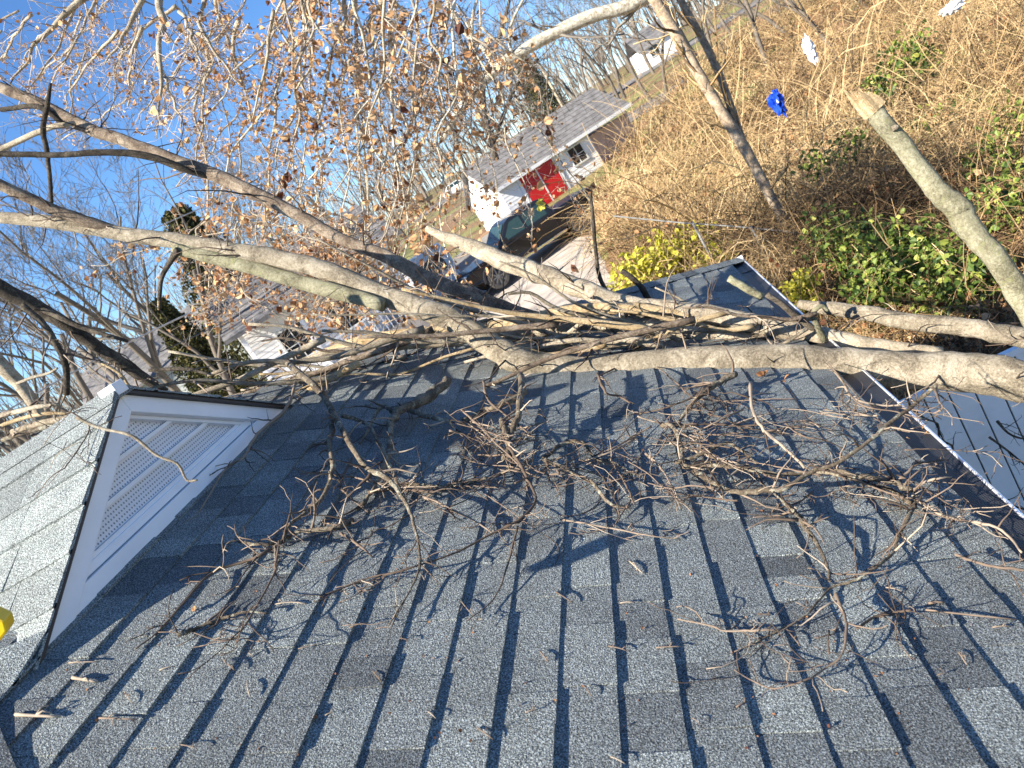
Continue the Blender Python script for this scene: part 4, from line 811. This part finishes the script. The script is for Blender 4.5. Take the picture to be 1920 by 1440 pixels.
# tree holding on to its brown leaves, hanging over the yard
leafy = tag(empty('brown_leaved_tree', tuple(at(1150, 420, 9.5) * [1, 1, 0])), 'tree with pale hanging shoots and curled brown leaves above the roof', 'tree'); lb = Vector(leafy.location); LI = Matrix.Translation(-lb)
def lpart(o): o.parent = leafy; o.matrix_parent_inverse = LI; return o
st = []; tips = []
bl = [(Vector((0, 0, 0)))]
def shoot(x0, y0, x1, y1, Yd, w0, w1, wob=18, n=9, twn=9, mat=None, leafp=.5, lsz=.075, tl=(.15, .6)):
    pts = [(x0 + (x1 - x0) * t + R.normal() * wob * .35 + wob * math.sin(4 * t + x0), y0 + (y1 - y0) * t + R.normal() * wob * .2, w0 + (w1 - w0) * t) for t in np.linspace(0, 1, n)]
    P, W = px_line(pts, list(np.linspace(Yd, Yd + R.normal() * .5, n))); P, W = smooth_line(P, W, 3); lpart(tube_obj('shoot', [(P, vary(W, .1))], mat or M_bark_l, None, 6, [R.uniform(.5, 1)]))
    for _ in range(twn):
        i = R.integers(1, len(P)); d = unit(R.normal(size=3) + .8 * unit(P[i] - P[i - 1]) + np.array([0, 0, -.15])); L = R.uniform(*tl); q = [P[i]]
        for s in range(4): d = unit(d + R.normal(size=3) * .25); q.append(q[-1] + d * L / 4)
        st.append((np.array(q), np.linspace(max(.0025, W[i] * .35), .0016, 5)))
        for j in range(1, 5):
            if R.random() < leafp * .6:
                for _c in range(R.integers(1, 4)): tips.append((q[j] + R.normal(size=3) * .025, lsz * R.uniform(.6, 1.2)))
        for _s in range(2):
            j = R.integers(1, 4); e = unit(d + R.normal(size=3) * .8); q2 = [q[j], q[j] + e * L * .2, q[j] + unit(e + R.normal(size=3) * .3) * L * .4]; st.append((np.array(q2), np.array([.0025, .002, .0014])))
            if R.random() < leafp: tips.append((q2[2], lsz * .85))
for k in range(34): x = R.normal(630, 110); shoot(x + R.normal() * 50 + 15, -40, x - 25 + R.normal() * 70, R.uniform(250, 620), R.uniform(7, 11), R.uniform(3.5, 9), 2, wob=30, twn=30, leafp=.4, lsz=.072, mat=(M_syc, M_bark_l, M_bark_l)[k % 3])
for k in range(26): x = R.uniform(700, 980); shoot(x - 60, R.uniform(-40, 120), x + R.normal() * 90, R.uniform(200, 480), R.uniform(8, 13), R.uniform(3, 5), 1.5, wob=30, twn=26, leafp=.4)
for k in range(28): x = R.uniform(360, 860); y = R.uniform(360, 520); shoot(x, y, x + R.normal() * 90, y + R.uniform(80, 190), R.uniform(6.5, 9), R.uniform(2.5, 4), 1.5, twn=22, leafp=.6, lsz=.065)
for x0, y0, x1, y1, w in [(160, -10, 20, 150, 13), (200, -20, 100, 130, 7), (270, -20, 200, 120, 14), (290, -20, 310, 230, 16), (330, 10, 215, 110, 8), (350, 20, 370, 130, 8), (300, 100, 330, 240, 8), (260, 50, 240, 200, 9), (450, 40, 430, 150, 9), (60, 30, 0, 110, 6), (360, 40, 460, 160, 7), (150, 10, 60, 160, 6), (230, 60, 120, 170, 6), (400, 130, 360, 300, 5), (520, 20, 470, 220, 8)]:
    shoot(x0, y0, x1, y1, R.uniform(6, 9), w, 3, 8, twn=16, leafp=.3, lsz=.05, tl=(.15, .55))
for k in range(26): x = R.uniform(-20, 560); y = R.uniform(-30, 200); shoot(x, y, x - R.uniform(20, 140), y + R.uniform(60, 190), R.uniform(8, 12), 4, 2, 10, twn=20, leafp=.3, lsz=.05)
lpart(tag(tube_obj('twig_growth', st, M_pale, None, 3), kind='stuff'))
lim, lw = px_line([(1150, 420, 40), (1120, 250, 36), (1080, 60, 34), (1000, -80, 30), (850, -190, 28), (620, -150, 24), (350, -80, 18), (150, -60, 12)], lin(9.5, 8.0, 8)); lim[0, 2] = max(0.2, 0); P, W = smooth_line(lim, lw, 4)
C = np.array([t[0] for t in tips]); S = np.array([t[1] for t in tips]) * R.uniform(.55, 1.25, len(tips)); idx = R.permutation(len(C)); NL = 250
near_ = sorted(range(len(C)), key=lambda i: -S[i] / depth_of(C[i]))
lm = []
for k in range(10):
    V, F, T = leaf_cloud([(0, 0, 0)] * 1, [1.0], .3, .8, [R.random()]); lm.append(mesh('leaf', V, F, T)); lm[-1].materials.append(M_leaf)
for k, i in enumerate(near_[:NL]):
    o = link('leaf', lm[k % 10], None, None); lpart(o); o.location = tuple(C[i]); o.scale = (S[i] * 1.15,) * 3; o.rotation_euler = tuple(R.uniform(0, 6.28, 3))
rest = near_[NL:]; V, F, T = leaf_cloud(C[rest], S[rest], .2, .8, R.random(len(rest)) ** .55); lpart(tag(link('small_leaves', mesh('small_leaves', V, F, T), M_leaf), kind='stuff'))
print('leaves', len(C))
lim, lw = px_line([(-260, -120, 30), (0, -75, 26), (250, -60, 24), (480, -70, 22), (700, -75, 18), (900, -60, 10)], lin(8.5, 9.0, 6)); P, W = smooth_line(lim, lw, 4); lpart(tube_obj('limb', [(P, vary(W, .06))], M_bark_l, None, 10, [.7]))

# ------------------------------------------------------------------ neighbour buildings
AZ = math.atan2(E1[1], E1[0])
def place(name, p, label, cat, rz=AZ, group=None, lift_=0.0):
    return tag(empty(name, (p[0], p[1], float(zg(p[0], p[1])) + lift_), rz), label, cat, group)
M_paint = plain('white_paint', (0.8, 0.8, 0.8), 0.55, 0, 0.05, 2)
M_red = plain('red_door_paint', (0.55, 0.012, 0.015), 0.45, 0, 0.1, 4)
M_pink = plain('faded_pink_masonry', (0.6, 0.45, 0.4), 0.8, 0, 0.12, 3)
M_frame = plain('window_frame_paint', (0.7, 0.7, 0.68), 0.5, 0, 0.05)
def siding(root, x0, x1, y, z0, z1, pitch, mat, th=0.02, gaps=()):
    """lap boards on a wall facing -y, left open where a gap (x0, x1, z0, z1) is"""
    z = z0
    while z < z1 - 0.01:
        zt = min(z + pitch, z1); segs = [(x0, x1)]
        for ga, gb, gc, gd in gaps:
            if zt > gc + .01 and z < gd - .01:
                ns = []
                for s, e in segs:
                    if gb <= s or ga >= e: ns.append((s, e))
                    else:
                        if ga > s: ns.append((s, ga))
                        if gb < e: ns.append((gb, e))
                segs = ns
        for s, e in segs: MB().hexa([(s, y - th, z), (e, y - th, z), (e, y, z), (s, y, z), (s, y - th * .3, zt), (e, y - th * .3, zt), (e, y, zt), (s, y, zt)]).build('siding_board', mat, root)
        z = zt
def gable_roof(root, x0, x1, y0, y1, ze, zr_, mat, over=0.3, th=0.1, rows=8):
    ym = 0.5 * (y0 + y1); sl = (zr_ - ze) / (ym - y0)
    mb = MB(); a, b = x0 - over, x1 + over; yo0, yo1 = y0 - over, y1 + over; z0 = ze - sl * over
    mb.prism([(yo0, z0), (ym, zr_), (yo1, z0), (yo1, z0 - th), (ym, zr_ - th), (yo0, z0 - th)], a, b, 0)
    o = mb.build('roof', mat, root)
    for k in range(rows):                                   # courses of roofing on the near slope
        t0, t1 = k / rows, (k + 1) / rows; yy0, yy1 = yo0 + (ym - yo0) * t0, yo0 + (ym - yo0) * t1; zz0, zz1 = z0 + (zr_ - z0) * t0, z0 + (zr_ - z0) * t1
        MB().hexa([(a, yy0, zz0 - .01), (b, yy0, zz0 - .01), (b, yy1, zz1 - .01), (a, yy1, zz1 - .01), (a, yy0, zz0 + .035), (b, yy0, zz0 + .035), (b, yy1, zz1 + .004), (a, yy1, zz1 + .004)]).build('roof_course', mat, o)
    return o
def window(root, x0, x1, y, z0, z1, bars=True):
    f = MB(); f.box(x0 - .07, x1 + .07, y - .05, y, z1, z1 + .08); f.box(x0 - .07, x1 + .07, y - .07, y, z0 - .08, z0); f.box(x0 - .07, x0, y - .05, y, z0, z1); f.box(x1, x1 + .07, y - .05, y, z0, z1)
    if bars: xm, zm = (x0 + x1) / 2, (z0 + z1) / 2; f.box(xm - .018, xm + .018, y - .04, y, z0, zm - .018); f.box(xm - .018, xm + .018, y - .04, y, zm + .018, z1); f.box(x0, x1, y - .042, y, zm - .018, zm + .018)
    w = f.build('window', M_frame, root); MB().box(x0, x1, y - .012, y - .002, z0, z1).build('pane', M_glass, w)
# garage with red double doors
gp = np.array([-5.85, 42.0]); gar = place('garage', gp, 'white garage with red double doors and grey roof', 'garage')
zf = float(zg(*gp)); wz = 2.35
MB().box(0, 6.2, 0.0, 5.6, -0.6, wz).build('wall', M_paint, gar); MB().prism([(0.0, wz - .01), (2.8, wz + 1.55), (5.6, wz - .01)], 0.0, 6.2, 0).build('gable', M_paint, gar)
siding(gar, 0.0, 1.15, -0.001, 0.0, wz - .05, 0.2, M_paint); siding(gar, 3.75, 6.2, -0.001, 0, wz - .05, 0.2, M_paint, gaps=[(4.6, 5.5, 1.0, 1.9)])
for s in (0, 1):
    x0 = 1.35 + s * 1.14; d = MB(); d.box(x0, x0 + 1.06, -0.05, -0.004, 0.02, 2.05); dr = d.build('door', M_red, gar, bevel=.006)
    for q in range(6): MB().box(x0 + .02 + q * .172, x0 + .02 + q * .172 + .16, -0.062, -0.051, .06, 2.0).build('door_board', M_red, dr)
    MB().box(x0 + (.95 if s == 0 else .05), x0 + (1.0 if s == 0 else .1), -.09, -.06, .95, 1.1).build('handle', M_black, dr)
tm = MB(); tm.box(1.17, 1.34, -.07, -.003, 0, 2.2); tm.box(3.57, 3.74, -.07, -.003, 0, 2.2); tm.box(1.34, 3.57, -.07, -.003, 2.06, 2.2); tm.box(2.415, 2.485, -.075, -.003, 0, 2.06); tm.build('door_trim', M_paint, gar)
window(gar, 4.6, 5.5, -.02, 1.0, 1.9)
MB().box(6.21, 9.2, 0.6, 5.2, -.6, 1.9).build('side_wing', M_pink, gar)
gable_roof(gar, 0, 9.0, 0, 5.6, wz, wz + 1.75, M_roofbg, .3, .1, 9); MB().box(-.3, 9.3, -.36, -.31, wz - .28, wz - .1).build('fascia', M_paint, gar)
mb = MB(); mb.cyl((4.15, 1.95), 0.09, -.16, -.02, 1, 10); mb.build('lamp', M_alum, gar)
# house with the white porch
pp = np.array([-13.9, 24.5]); por = place('porch_house', pp, 'white house with a posted porch behind the heaped branches', 'house', lift_=1.27); pe = 3.2
MB().box(0, 6.6, 1.8, 9, -1.6, pe + .1).build('wall', M_paint, por); siding(por, 0, 6.6, 1.799, 0, pe, 0.16, M_paint, gaps=[(1.2, 2.2, .9, 2.3), (3.2, 4.2, .9, 2.3), (5.0, 6.0, 0, 2.2)])
for a, b in ((1.2, 2.2), (3.2, 4.2)): window(por, a, b, 1.79, .95, 2.25)
dd = MB().box(5.05, 5.95, 1.74, 1.79, 0, 2.15).build('door', plain('blue_grey_door', (.25, .3, .36), .5), por); MB().box(5.12, 5.18, 1.7, 1.739, 1.0, 1.1).build('handle', M_alum, dd)
MB().box(-.1, 6.7, -.1, 1.75, -1.5, .22).build('porch_floor', M_conc, por)
for k in range(4): x = .1 + k * 2.03; MB().box(x, x + .15, 0, .15, .22, pe - .2).build('post', M_paint, por, bevel=.008)
MB().box(0, 6.6, 0, .14, pe - .2, pe).build('beam', M_paint, por)
for k in range(3):
    x = .26 + k * 2.03; rl = MB().box(x, x + 1.87, .04, .11, 1.05, 1.12).build('railing', M_paint, por)
    for q in range(9): MB().box(x + .1 + q * .2, x + .13 + q * .2, .06, .09, .25, 1.05).build('baluster', M_paint, rl)
gable_roof(por, 0, 6.6, 0, 9, pe, pe + 1.7, M_roofbg, .35, .12, 10)
# small grey house far beyond the dormer
gh = place('grey_house', (-31, 37), 'pale grey house glimpsed through the bare trees', 'house', .3); M_gs = plain('grey_siding', (.42, .45, .43), .7, 0, .08)
MB().box(0, 9, 0, 7, -1, 4.2).build('wall', M_gs, gh); siding(gh, 0, 9, -.001, 0, 4.2, .25, M_gs, gaps=[(1.5, 2.7, 1.2, 2.8), (5.5, 6.7, 1.2, 2.8)]); window(gh, 1.5, 2.7, -.02, 1.2, 2.8); window(gh, 5.5, 6.7, -.02, 1.2, 2.8)
gable_roof(gh, 0, 9, 0, 7, 4.2, 6.4, M_roofbg, .3, .1, 7)
for nm, p, L_, D_, hh, lab_, rz in [('white_house', (9, 98), 4.2, 5, 2.4, 'tiny white house by the road beyond the garage', .2)]:
    hs = place(nm, p, lab_, 'house', rz); MB().box(0, L_, 0, D_, -2, hh).build('wall', M_paint if nm[0] == 'w' else plain('cream_paint', (.7, .62, .45), .6), hs); gable_roof(hs, 0, L_, 0, D_, hh, hh + 2, M_roofbg, .3, .1, 5)
    for q in range(1): window(hs, 1 + q * 2.8, 2.1 + q * 2.8, -.02, 1, 2.3)

# ------------------------------------------------------------------ vehicles (local: +x forward, +y left, z up)
M_tyre = plain('tyre_rubber', (.06, .057, .053), .85); M_rim = plain('dark_alloy', (.16, .16, .16), .45, .5); M_chrome = plain('chrome', (.85, .85, .87), .12, 1.0, .02); M_wglass = plain('tinted_glass', (.03, .06, .055), .05, 0, .1)
def wheel(root, x, y, r, w, spokes=8):
    s = 1 if y > 0 else -1
    t = MB(); n = 28; prof = [(r * .68, -w / 2), (r * .92, -w / 2), (r, -w * .36), (r, w * .36), (r * .92, w / 2), (r * .68, w / 2)]; m_ = len(prof)
    V = [(x + q * math.cos(6.28318 * k / n), y + d, r + q * math.sin(6.28318 * k / n)) for k in range(n) for q, d in prof]; t.add(V, [(k * m_ + j, k * m_ + (j + 1) % m_, ((k + 1) % n) * m_ + (j + 1) % m_, ((k + 1) % n) * m_ + j) for k in range(n) for j in range(m_)])
    o = t.build('wheel', M_tyre, root, smooth=False); rm = MB(); rm.cyl((x, r), r * .69, y - w * .3, y + s * w * .18, 1, 28)
    for k in range(spokes):
        a = 6.28318 * k / spokes; c, sn = math.cos(a), math.sin(a); q = []
        for yy in (y + s * w * .18, y + s * w * .42):
            for (l, d) in ((.1, -.05), (.66, -.07), (.66, .07), (.1, .05)): q.append((x + r * (l * c - d * sn), yy, r + r * (l * sn + d * c)))
        rm.hexa(q)
    rm.cyl((x, r), r * .16, y, y + s * w * .46, 1, 12); rm.build('rim', M_rim, o)
def shell(name, prof, hw_, mat, root, taper=None, bev=.03):
    """side profile [(x, z)] as a closed body with half width hw_, narrower where taper(z) < 1"""
    n = len(prof); V = []
    for s in (-1, 1):
        for x, z in prof: V.append((x, s * hw_ * (taper(x, z) if taper else 1), z))
    return MB().add(V, [tuple(range(n)), tuple(range(2 * n - 1, n - 1, -1))] + [(i, (i + 1) % n, n + (i + 1) % n, n + i) for i in range(n)]).build(name, mat, root, bevel=bev)
def side_glass(root, quads, hw_, taper, mat, off=.006, name='window'):
    for s in (-1, 1):
        for q in quads:
            V = [(x, s * (hw_ * taper(x, z) + off), z) for x, z in q] + [(x, s * (hw_ * taper(x, z) - .01), z) for x, z in q]; n = len(q)
            MB().add(V, [tuple(range(n)), tuple(range(2 * n - 1, n - 1, -1))] + [(i, (i + 1) % n, n + (i + 1) % n, n + i) for i in range(n)]).build(name, mat, root)
def paint(name, col):
    mt = plain(name, col, .3, .0, .06, 2, spec=.35); mt.node_tree.nodes['Principled BSDF'].inputs['Coat Weight'].default_value = .25; return mt
# black crew-cab pickup
M_blk = paint('black_car_paint', (.012, .013, .016))
tr_c = at(942, 527, 29.3)[:2]; trk_dir = -E1; ax0 = np.array(tr_c) + E1 * 1.95 + E2 * 1.05
trk = tag(empty('pickup_truck', (ax0[0], ax0[1], float(zg(*ax0)) + .05), AZ + math.pi), 'black crew cab pickup truck parked on the concrete drive', 'truck')
hwk = .98; tpk = lambda x, z: 1 - max(0, z - 1.15) * .16
shell('body', [(-2.95, .62), (-2.95, 1.28), (-1.2, 1.28), (-1.2, 1.24), (1.15, 1.2), (2.55, 1.1), (2.85, .98), (2.9, .6), (2.3, .5), (-2.6, .5)], hwk, M_blk, trk, lambda x, z: 1 - .06 * max(0, x - 2.0), .05)
shell('cab', [(-1.25, 1.2), (-1.12, 1.86), (-.8, 1.93), (.3, 1.93), (.55, 1.86), (1.25, 1.2)], hwk - .01, M_blk, trk, tpk, .04)
side_glass(trk, [[(-.98, 1.3), (-.9, 1.76), (-.1, 1.8), (-.1, 1.3)], [(.0, 1.3), (.0, 1.8), (.42, 1.78), (.95, 1.3)]], hwk - .01, tpk, M_wglass)
MB().hexa([(1.235, -.86, 1.24), (1.235, .86, 1.24), (.6, .76, 1.83), (.6, -.76, 1.83), (1.265, -.86, 1.24), (1.265, .86, 1.24), (.63, .76, 1.84), (.63, -.76, 1.84)]).build('windshield', M_wglass, trk)
for s in (-1, 1):
    for x in (-.05, -1.0): MB().box(x - .22, x - .02, s * .985 - .015, s * .985 + .02, 1.1, 1.14).build('handle', M_chrome, trk, bevel=.005)
    for x in (-.05, -1.12, 1.0): MB().box(x - .006, x + .006, s * .978 - .004, s * .978 + .004, .6, 1.22).build('door_seam', M_black, trk)
    MB().box(.88, 1.05, s * 1.0 if s > 0 else s * 1.22, s * 1.22 if s > 0 else s * 1.0, 1.22, 1.42).build('mirror', M_blk, trk, bevel=.02)
    MB().box(-1.3, 1.2, s * 1.0 - .07, s * 1.0 + .07, .42, .5).build('running_board', M_chrome, trk, bevel=.01)
    MB().box(2.78, 2.9, s * .72 - .16, s * .72 + .16, .82, 1.02).build('headlight', M_chrome, trk, bevel=.015)
    for x in (1.82, -1.95):
        wheel(trk, x, s * .87, .42, .28); n = 12; ar = MB(); V = []
        for k in range(n + 1):
            a = math.pi * k / n
            for rr, yy in ((.47, .9), (.54, .9), (.54, 1.02), (.47, 1.02)): V.append((x + rr * math.cos(a), s * yy, .45 + rr * math.sin(a)))
        ar.add(V, [(k * 4 + j, k * 4 + (j + 1) % 4, (k + 1) * 4 + (j + 1) % 4, (k + 1) * 4 + j) for k in range(n) for j in range(4)]); ar.build('wheel_arch', M_black, trk)
MB().box(2.86, 2.95, -.92, .92, .5, .68).build('bumper', M_chrome, trk, bevel=.02); MB().box(2.84, 2.92, -.52, .52, .72, 1.02).build('grille', M_black, trk, bevel=.01)
trk.scale = (1.1, 1.1, 1.12)
# white van
M_van = paint('white_van_paint', (.72, .74, .76))
vp_ = at(735, 520, 33.5)[:2]; van = tag(empty('van', (vp_[0], vp_[1], float(zg(*vp_))), AZ + math.pi * .93), 'white van parked beyond the leafy branches', 'van')
tv = lambda x, z: 1 - max(0, z - 1.2) * .09
shell('body', [(-2.7, .4), (-2.75, 1.9), (-2.6, 2.45), (1.0, 2.5), (1.4, 2.35), (2.05, 1.35), (2.7, 1.15), (2.8, .45), (2.3, .35)], 1.0, M_van, van, tv, .06)
side_glass(van, [[(.55, 1.3), (.55, 2.1), (1.2, 2.1), (1.7, 1.35)], [(-.9, 1.35), (-.9, 2.1), (.4, 2.1), (.4, 1.35)], [(-2.4, 1.35), (-2.4, 2.1), (-1.1, 2.1), (-1.1, 1.35)]], 1.0, tv, M_wglass)
MB().hexa([(2.06, -.8, 1.4), (2.06, .8, 1.4), (1.45, .78, 2.3), (1.45, -.78, 2.3), (2.1, -.8, 1.4), (2.1, .8, 1.4), (1.49, .78, 2.31), (1.49, -.78, 2.31)]).build('windshield', M_wglass, van)
for s in (-1, 1):
    for x in (1.75, -1.8): wheel(van, x, s * .88, .35, .24, 6)
    MB().box(2.68, 2.81, s * .7 - .15, s * .7 + .15, .75, .98).build('headlight', M_chrome, van, bevel=.02); MB().box(1.5, 1.65, s * 1.12 - .1, s * 1.12 + .1, 1.3, 1.5).build('mirror', M_black, van, bevel=.02)
MB().box(2.75, 2.86, -.9, .9, .4, .62).build('bumper', M_black, van, bevel=.02)
# cars along the street
def car(p, col, label, rz, L_=4.5):
    c = tag(empty('parked_car', (p[0], p[1], float(zg(*p)) + .06), rz), label, 'car', 'cars parked on the street'); mt = paint('car_paint', col); tc = lambda x, z: 1 - max(0, z - .9) * .25
    shell('body', [(-2.2, .35), (-2.25, .85), (-1.9, .98), (1.0, .95), (2.1, .8), (2.2, .4), (1.8, .28), (-1.8, .28)], .88, mt, c, None, .04); shell('cabin', [(-1.75, .93), (-1.2, 1.42), (.2, 1.45), (1.0, .93)], .84, mt, c, tc, .03)
    side_glass(c, [[(-1.45, .99), (-1.1, 1.35), (-.4, 1.37), (-.4, .99)], [(-.3, .99), (-.3, 1.37), (.15, 1.37), (.75, .99)]], .84, tc, M_wglass)
    for s in (-1, 1):
        for x in (1.35, -1.35): wheel(c, x, s * .78, .32, .2, 6)
p = at(850, 335, 93); car(p[:2], (.75, .75, .75), 'white car on the street seen through the leafy twigs', .2)
p = at(900, 325, 94); car(p[:2], (.03, .045, .09), 'dark blue car on the street next to the white car', .2)
p = at(1090, 165, 96); car(p[:2], (.04, .04, .045), 'small dark car far off above the garage roof', .1)

# ------------------------------------------------------------------ poles, wires, fence, odds and ends
pb = at(1050, 190, 78); pt = at(1012, 115, 78); g0 = float(zg(pb[0], pb[1])); pole = tag(empty('utility_pole', (pb[0], pb[1], g0)), 'pale utility pole standing beyond the garage roof', 'pole')
tube_obj('post', [(np.array([(0, 0, 0), (0, 0, 4.5), (0, 0, 9)]), np.array([.16, .14, .12]))], M_bark_l, pole, 8); MB().box(-1.1, 1.1, -.06, .06, 8.3, 8.45).build('crossarm', M_bark_d, pole)
for s in (-.95, -.4, .4, .95): MB().box(s - .05, s + .05, -.05, .05, 8.45, 8.62).build('insulator', M_chrome, pole, bevel=.01)
M_wire = plain('grey_cable', (.42, .42, .42), .5, .3)
for k, (pts, w, lab_) in enumerate([([(-60, 812), (20, 766), (130, 702), (250, 638), (420, 556), (700, 420)], 3.2, 'pale overhead cable crossing before the bare trees, lower one'), ([(60, 560), (180, 487), (300, 424), (420, 370), (560, 290)], 2.2, 'pale overhead cable crossing the blue sky, upper one'), ([(300, 660), (420, 604), (540, 540), (640, 486)], 2.0, 'thin dark cable running towards the white porch')]):
    P, W = px_line([(x, y, w) for x, y in pts], list(np.linspace(13, 26, len(pts)))); P, W = smooth_line(P, W, 3); c = P[0].copy(); o = tube_obj('overhead_cable', [(P - c, W)], M_wire if k < 2 else M_black, None, 5); o.location = tuple(c); tag(o, lab_, 'cable')
cf = tag(empty('chain_link_fence', tuple(at(1300, 470, 15) * [1, 1, 0] + [0, 0, .5])), 'grey metal fence rail and posts half buried in dry vines', 'fence'); ci = Matrix.Translation(-Vector(cf.location)); M_galv = plain('galvanised_steel', (.2, .2, .195), .7, .2)
def cpart(o): o.parent = cf; o.matrix_parent_inverse = ci
P, W = px_line([(1150, 405, 3), (1280, 418, 3), (1370, 424, 3), (1460, 432, 3), (1560, 446, 3)], lin(15.5, 13.4, 5)); cpart(tube_obj('rail', [(P, W)], M_galv, None, 6))
for a, b in (((1300, 420), (1325, 480)), ((1410, 428), (1442, 490)), ((1560, 446), (1605, 530))):
    Yd = np.interp(a[0], [1150, 1560], [15.5, 13.4]); t = at(*a, Yd); q = t.copy(); q[2] -= 1.5; cpart(tube_obj('post', [(np.array([q, (q + t) / 2, t + [0, 0, .05]]), np.array([.024, .024, .024]))], M_galv, None, 8))
def crumple(name, px, py, Yd, r, mat, label, cat, sq=(1, 1, 1)):
    import bmesh
    bm = bmesh.new(); bmesh.ops.create_icosphere(bm, subdivisions=3, radius=r)
    for v in bm.verts: d = v.co.normalized(); v.co = Vector((d.x * sq[0], d.y * sq[1], d.z * sq[2])) * r * (0.8 + .28 * math.sin(8 * d.x + 5 * d.z + px) * math.cos(8 * d.y + 3 * d.x) + .16 * math.sin(23 * d.x + 17 * d.y - 19 * d.z) + .09 * R.normal())
    me = bpy.data.meshes.new(name); bm.to_mesh(me); bm.free(); o = link(name, me, mat); o.location = tuple(at(px, py, Yd)); tag(o, label, cat); return o
M_blue = plain('blue_plastic_film', (.01, .06, .5), .3, 0, .2, 8); M_film = plain('white_plastic_film', (.75, .76, .78), .45, 0, .06)
crumple('plastic_bag', 1457, 192, 17.5, .26, M_blue, 'crumpled bright blue plastic bag caught in the thicket', 'bag', (.6, .6, 1.25))
crumple('plastic_bag', 1518, 92, 22, .3, M_film, 'white plastic scrap snagged in the upper thicket', 'bag', (.5, .5, 1.3)); crumple('plastic_bag', 1788, 12, 17, .2, M_film, 'pale scrap of plastic at the top edge of the thicket', 'bag', (1.3, .5, .6))
yl = crumple('yellow_bucket', 1012, 385, 35, .001, M_yel, 'x', 'bucket'); bpy.data.objects.remove(yl)
V, F, T = leaf_cloud(np.array([at(1010 + R.normal() * 5, 386 + R.normal() * 4, 9.2) for _ in range(8)]) - at(1010, 386, 9.2), [.08] * 8, .5, .4, [.8] * 8); o = link('yellow_leaf_cluster', mesh('yellow_leaf_cluster', V, F, T), M_yel); o.location = tuple(at(1010, 386, 9.2)); tag(o, 'small cluster of yellow leaves before the red doors', 'leaves')
for o in bpy.data.objects:
    if o.type == 'MESH' and o.data.name and 'tone' not in o.data.attributes and any(m_ and m_.name == 'asphalt_shingle' for m_ in o.data.materials):
        a = o.data.attributes.new('tone', 'FLOAT', 'POINT'); a.data.foreach_set('value', [0.5] * len(o.data.vertices))
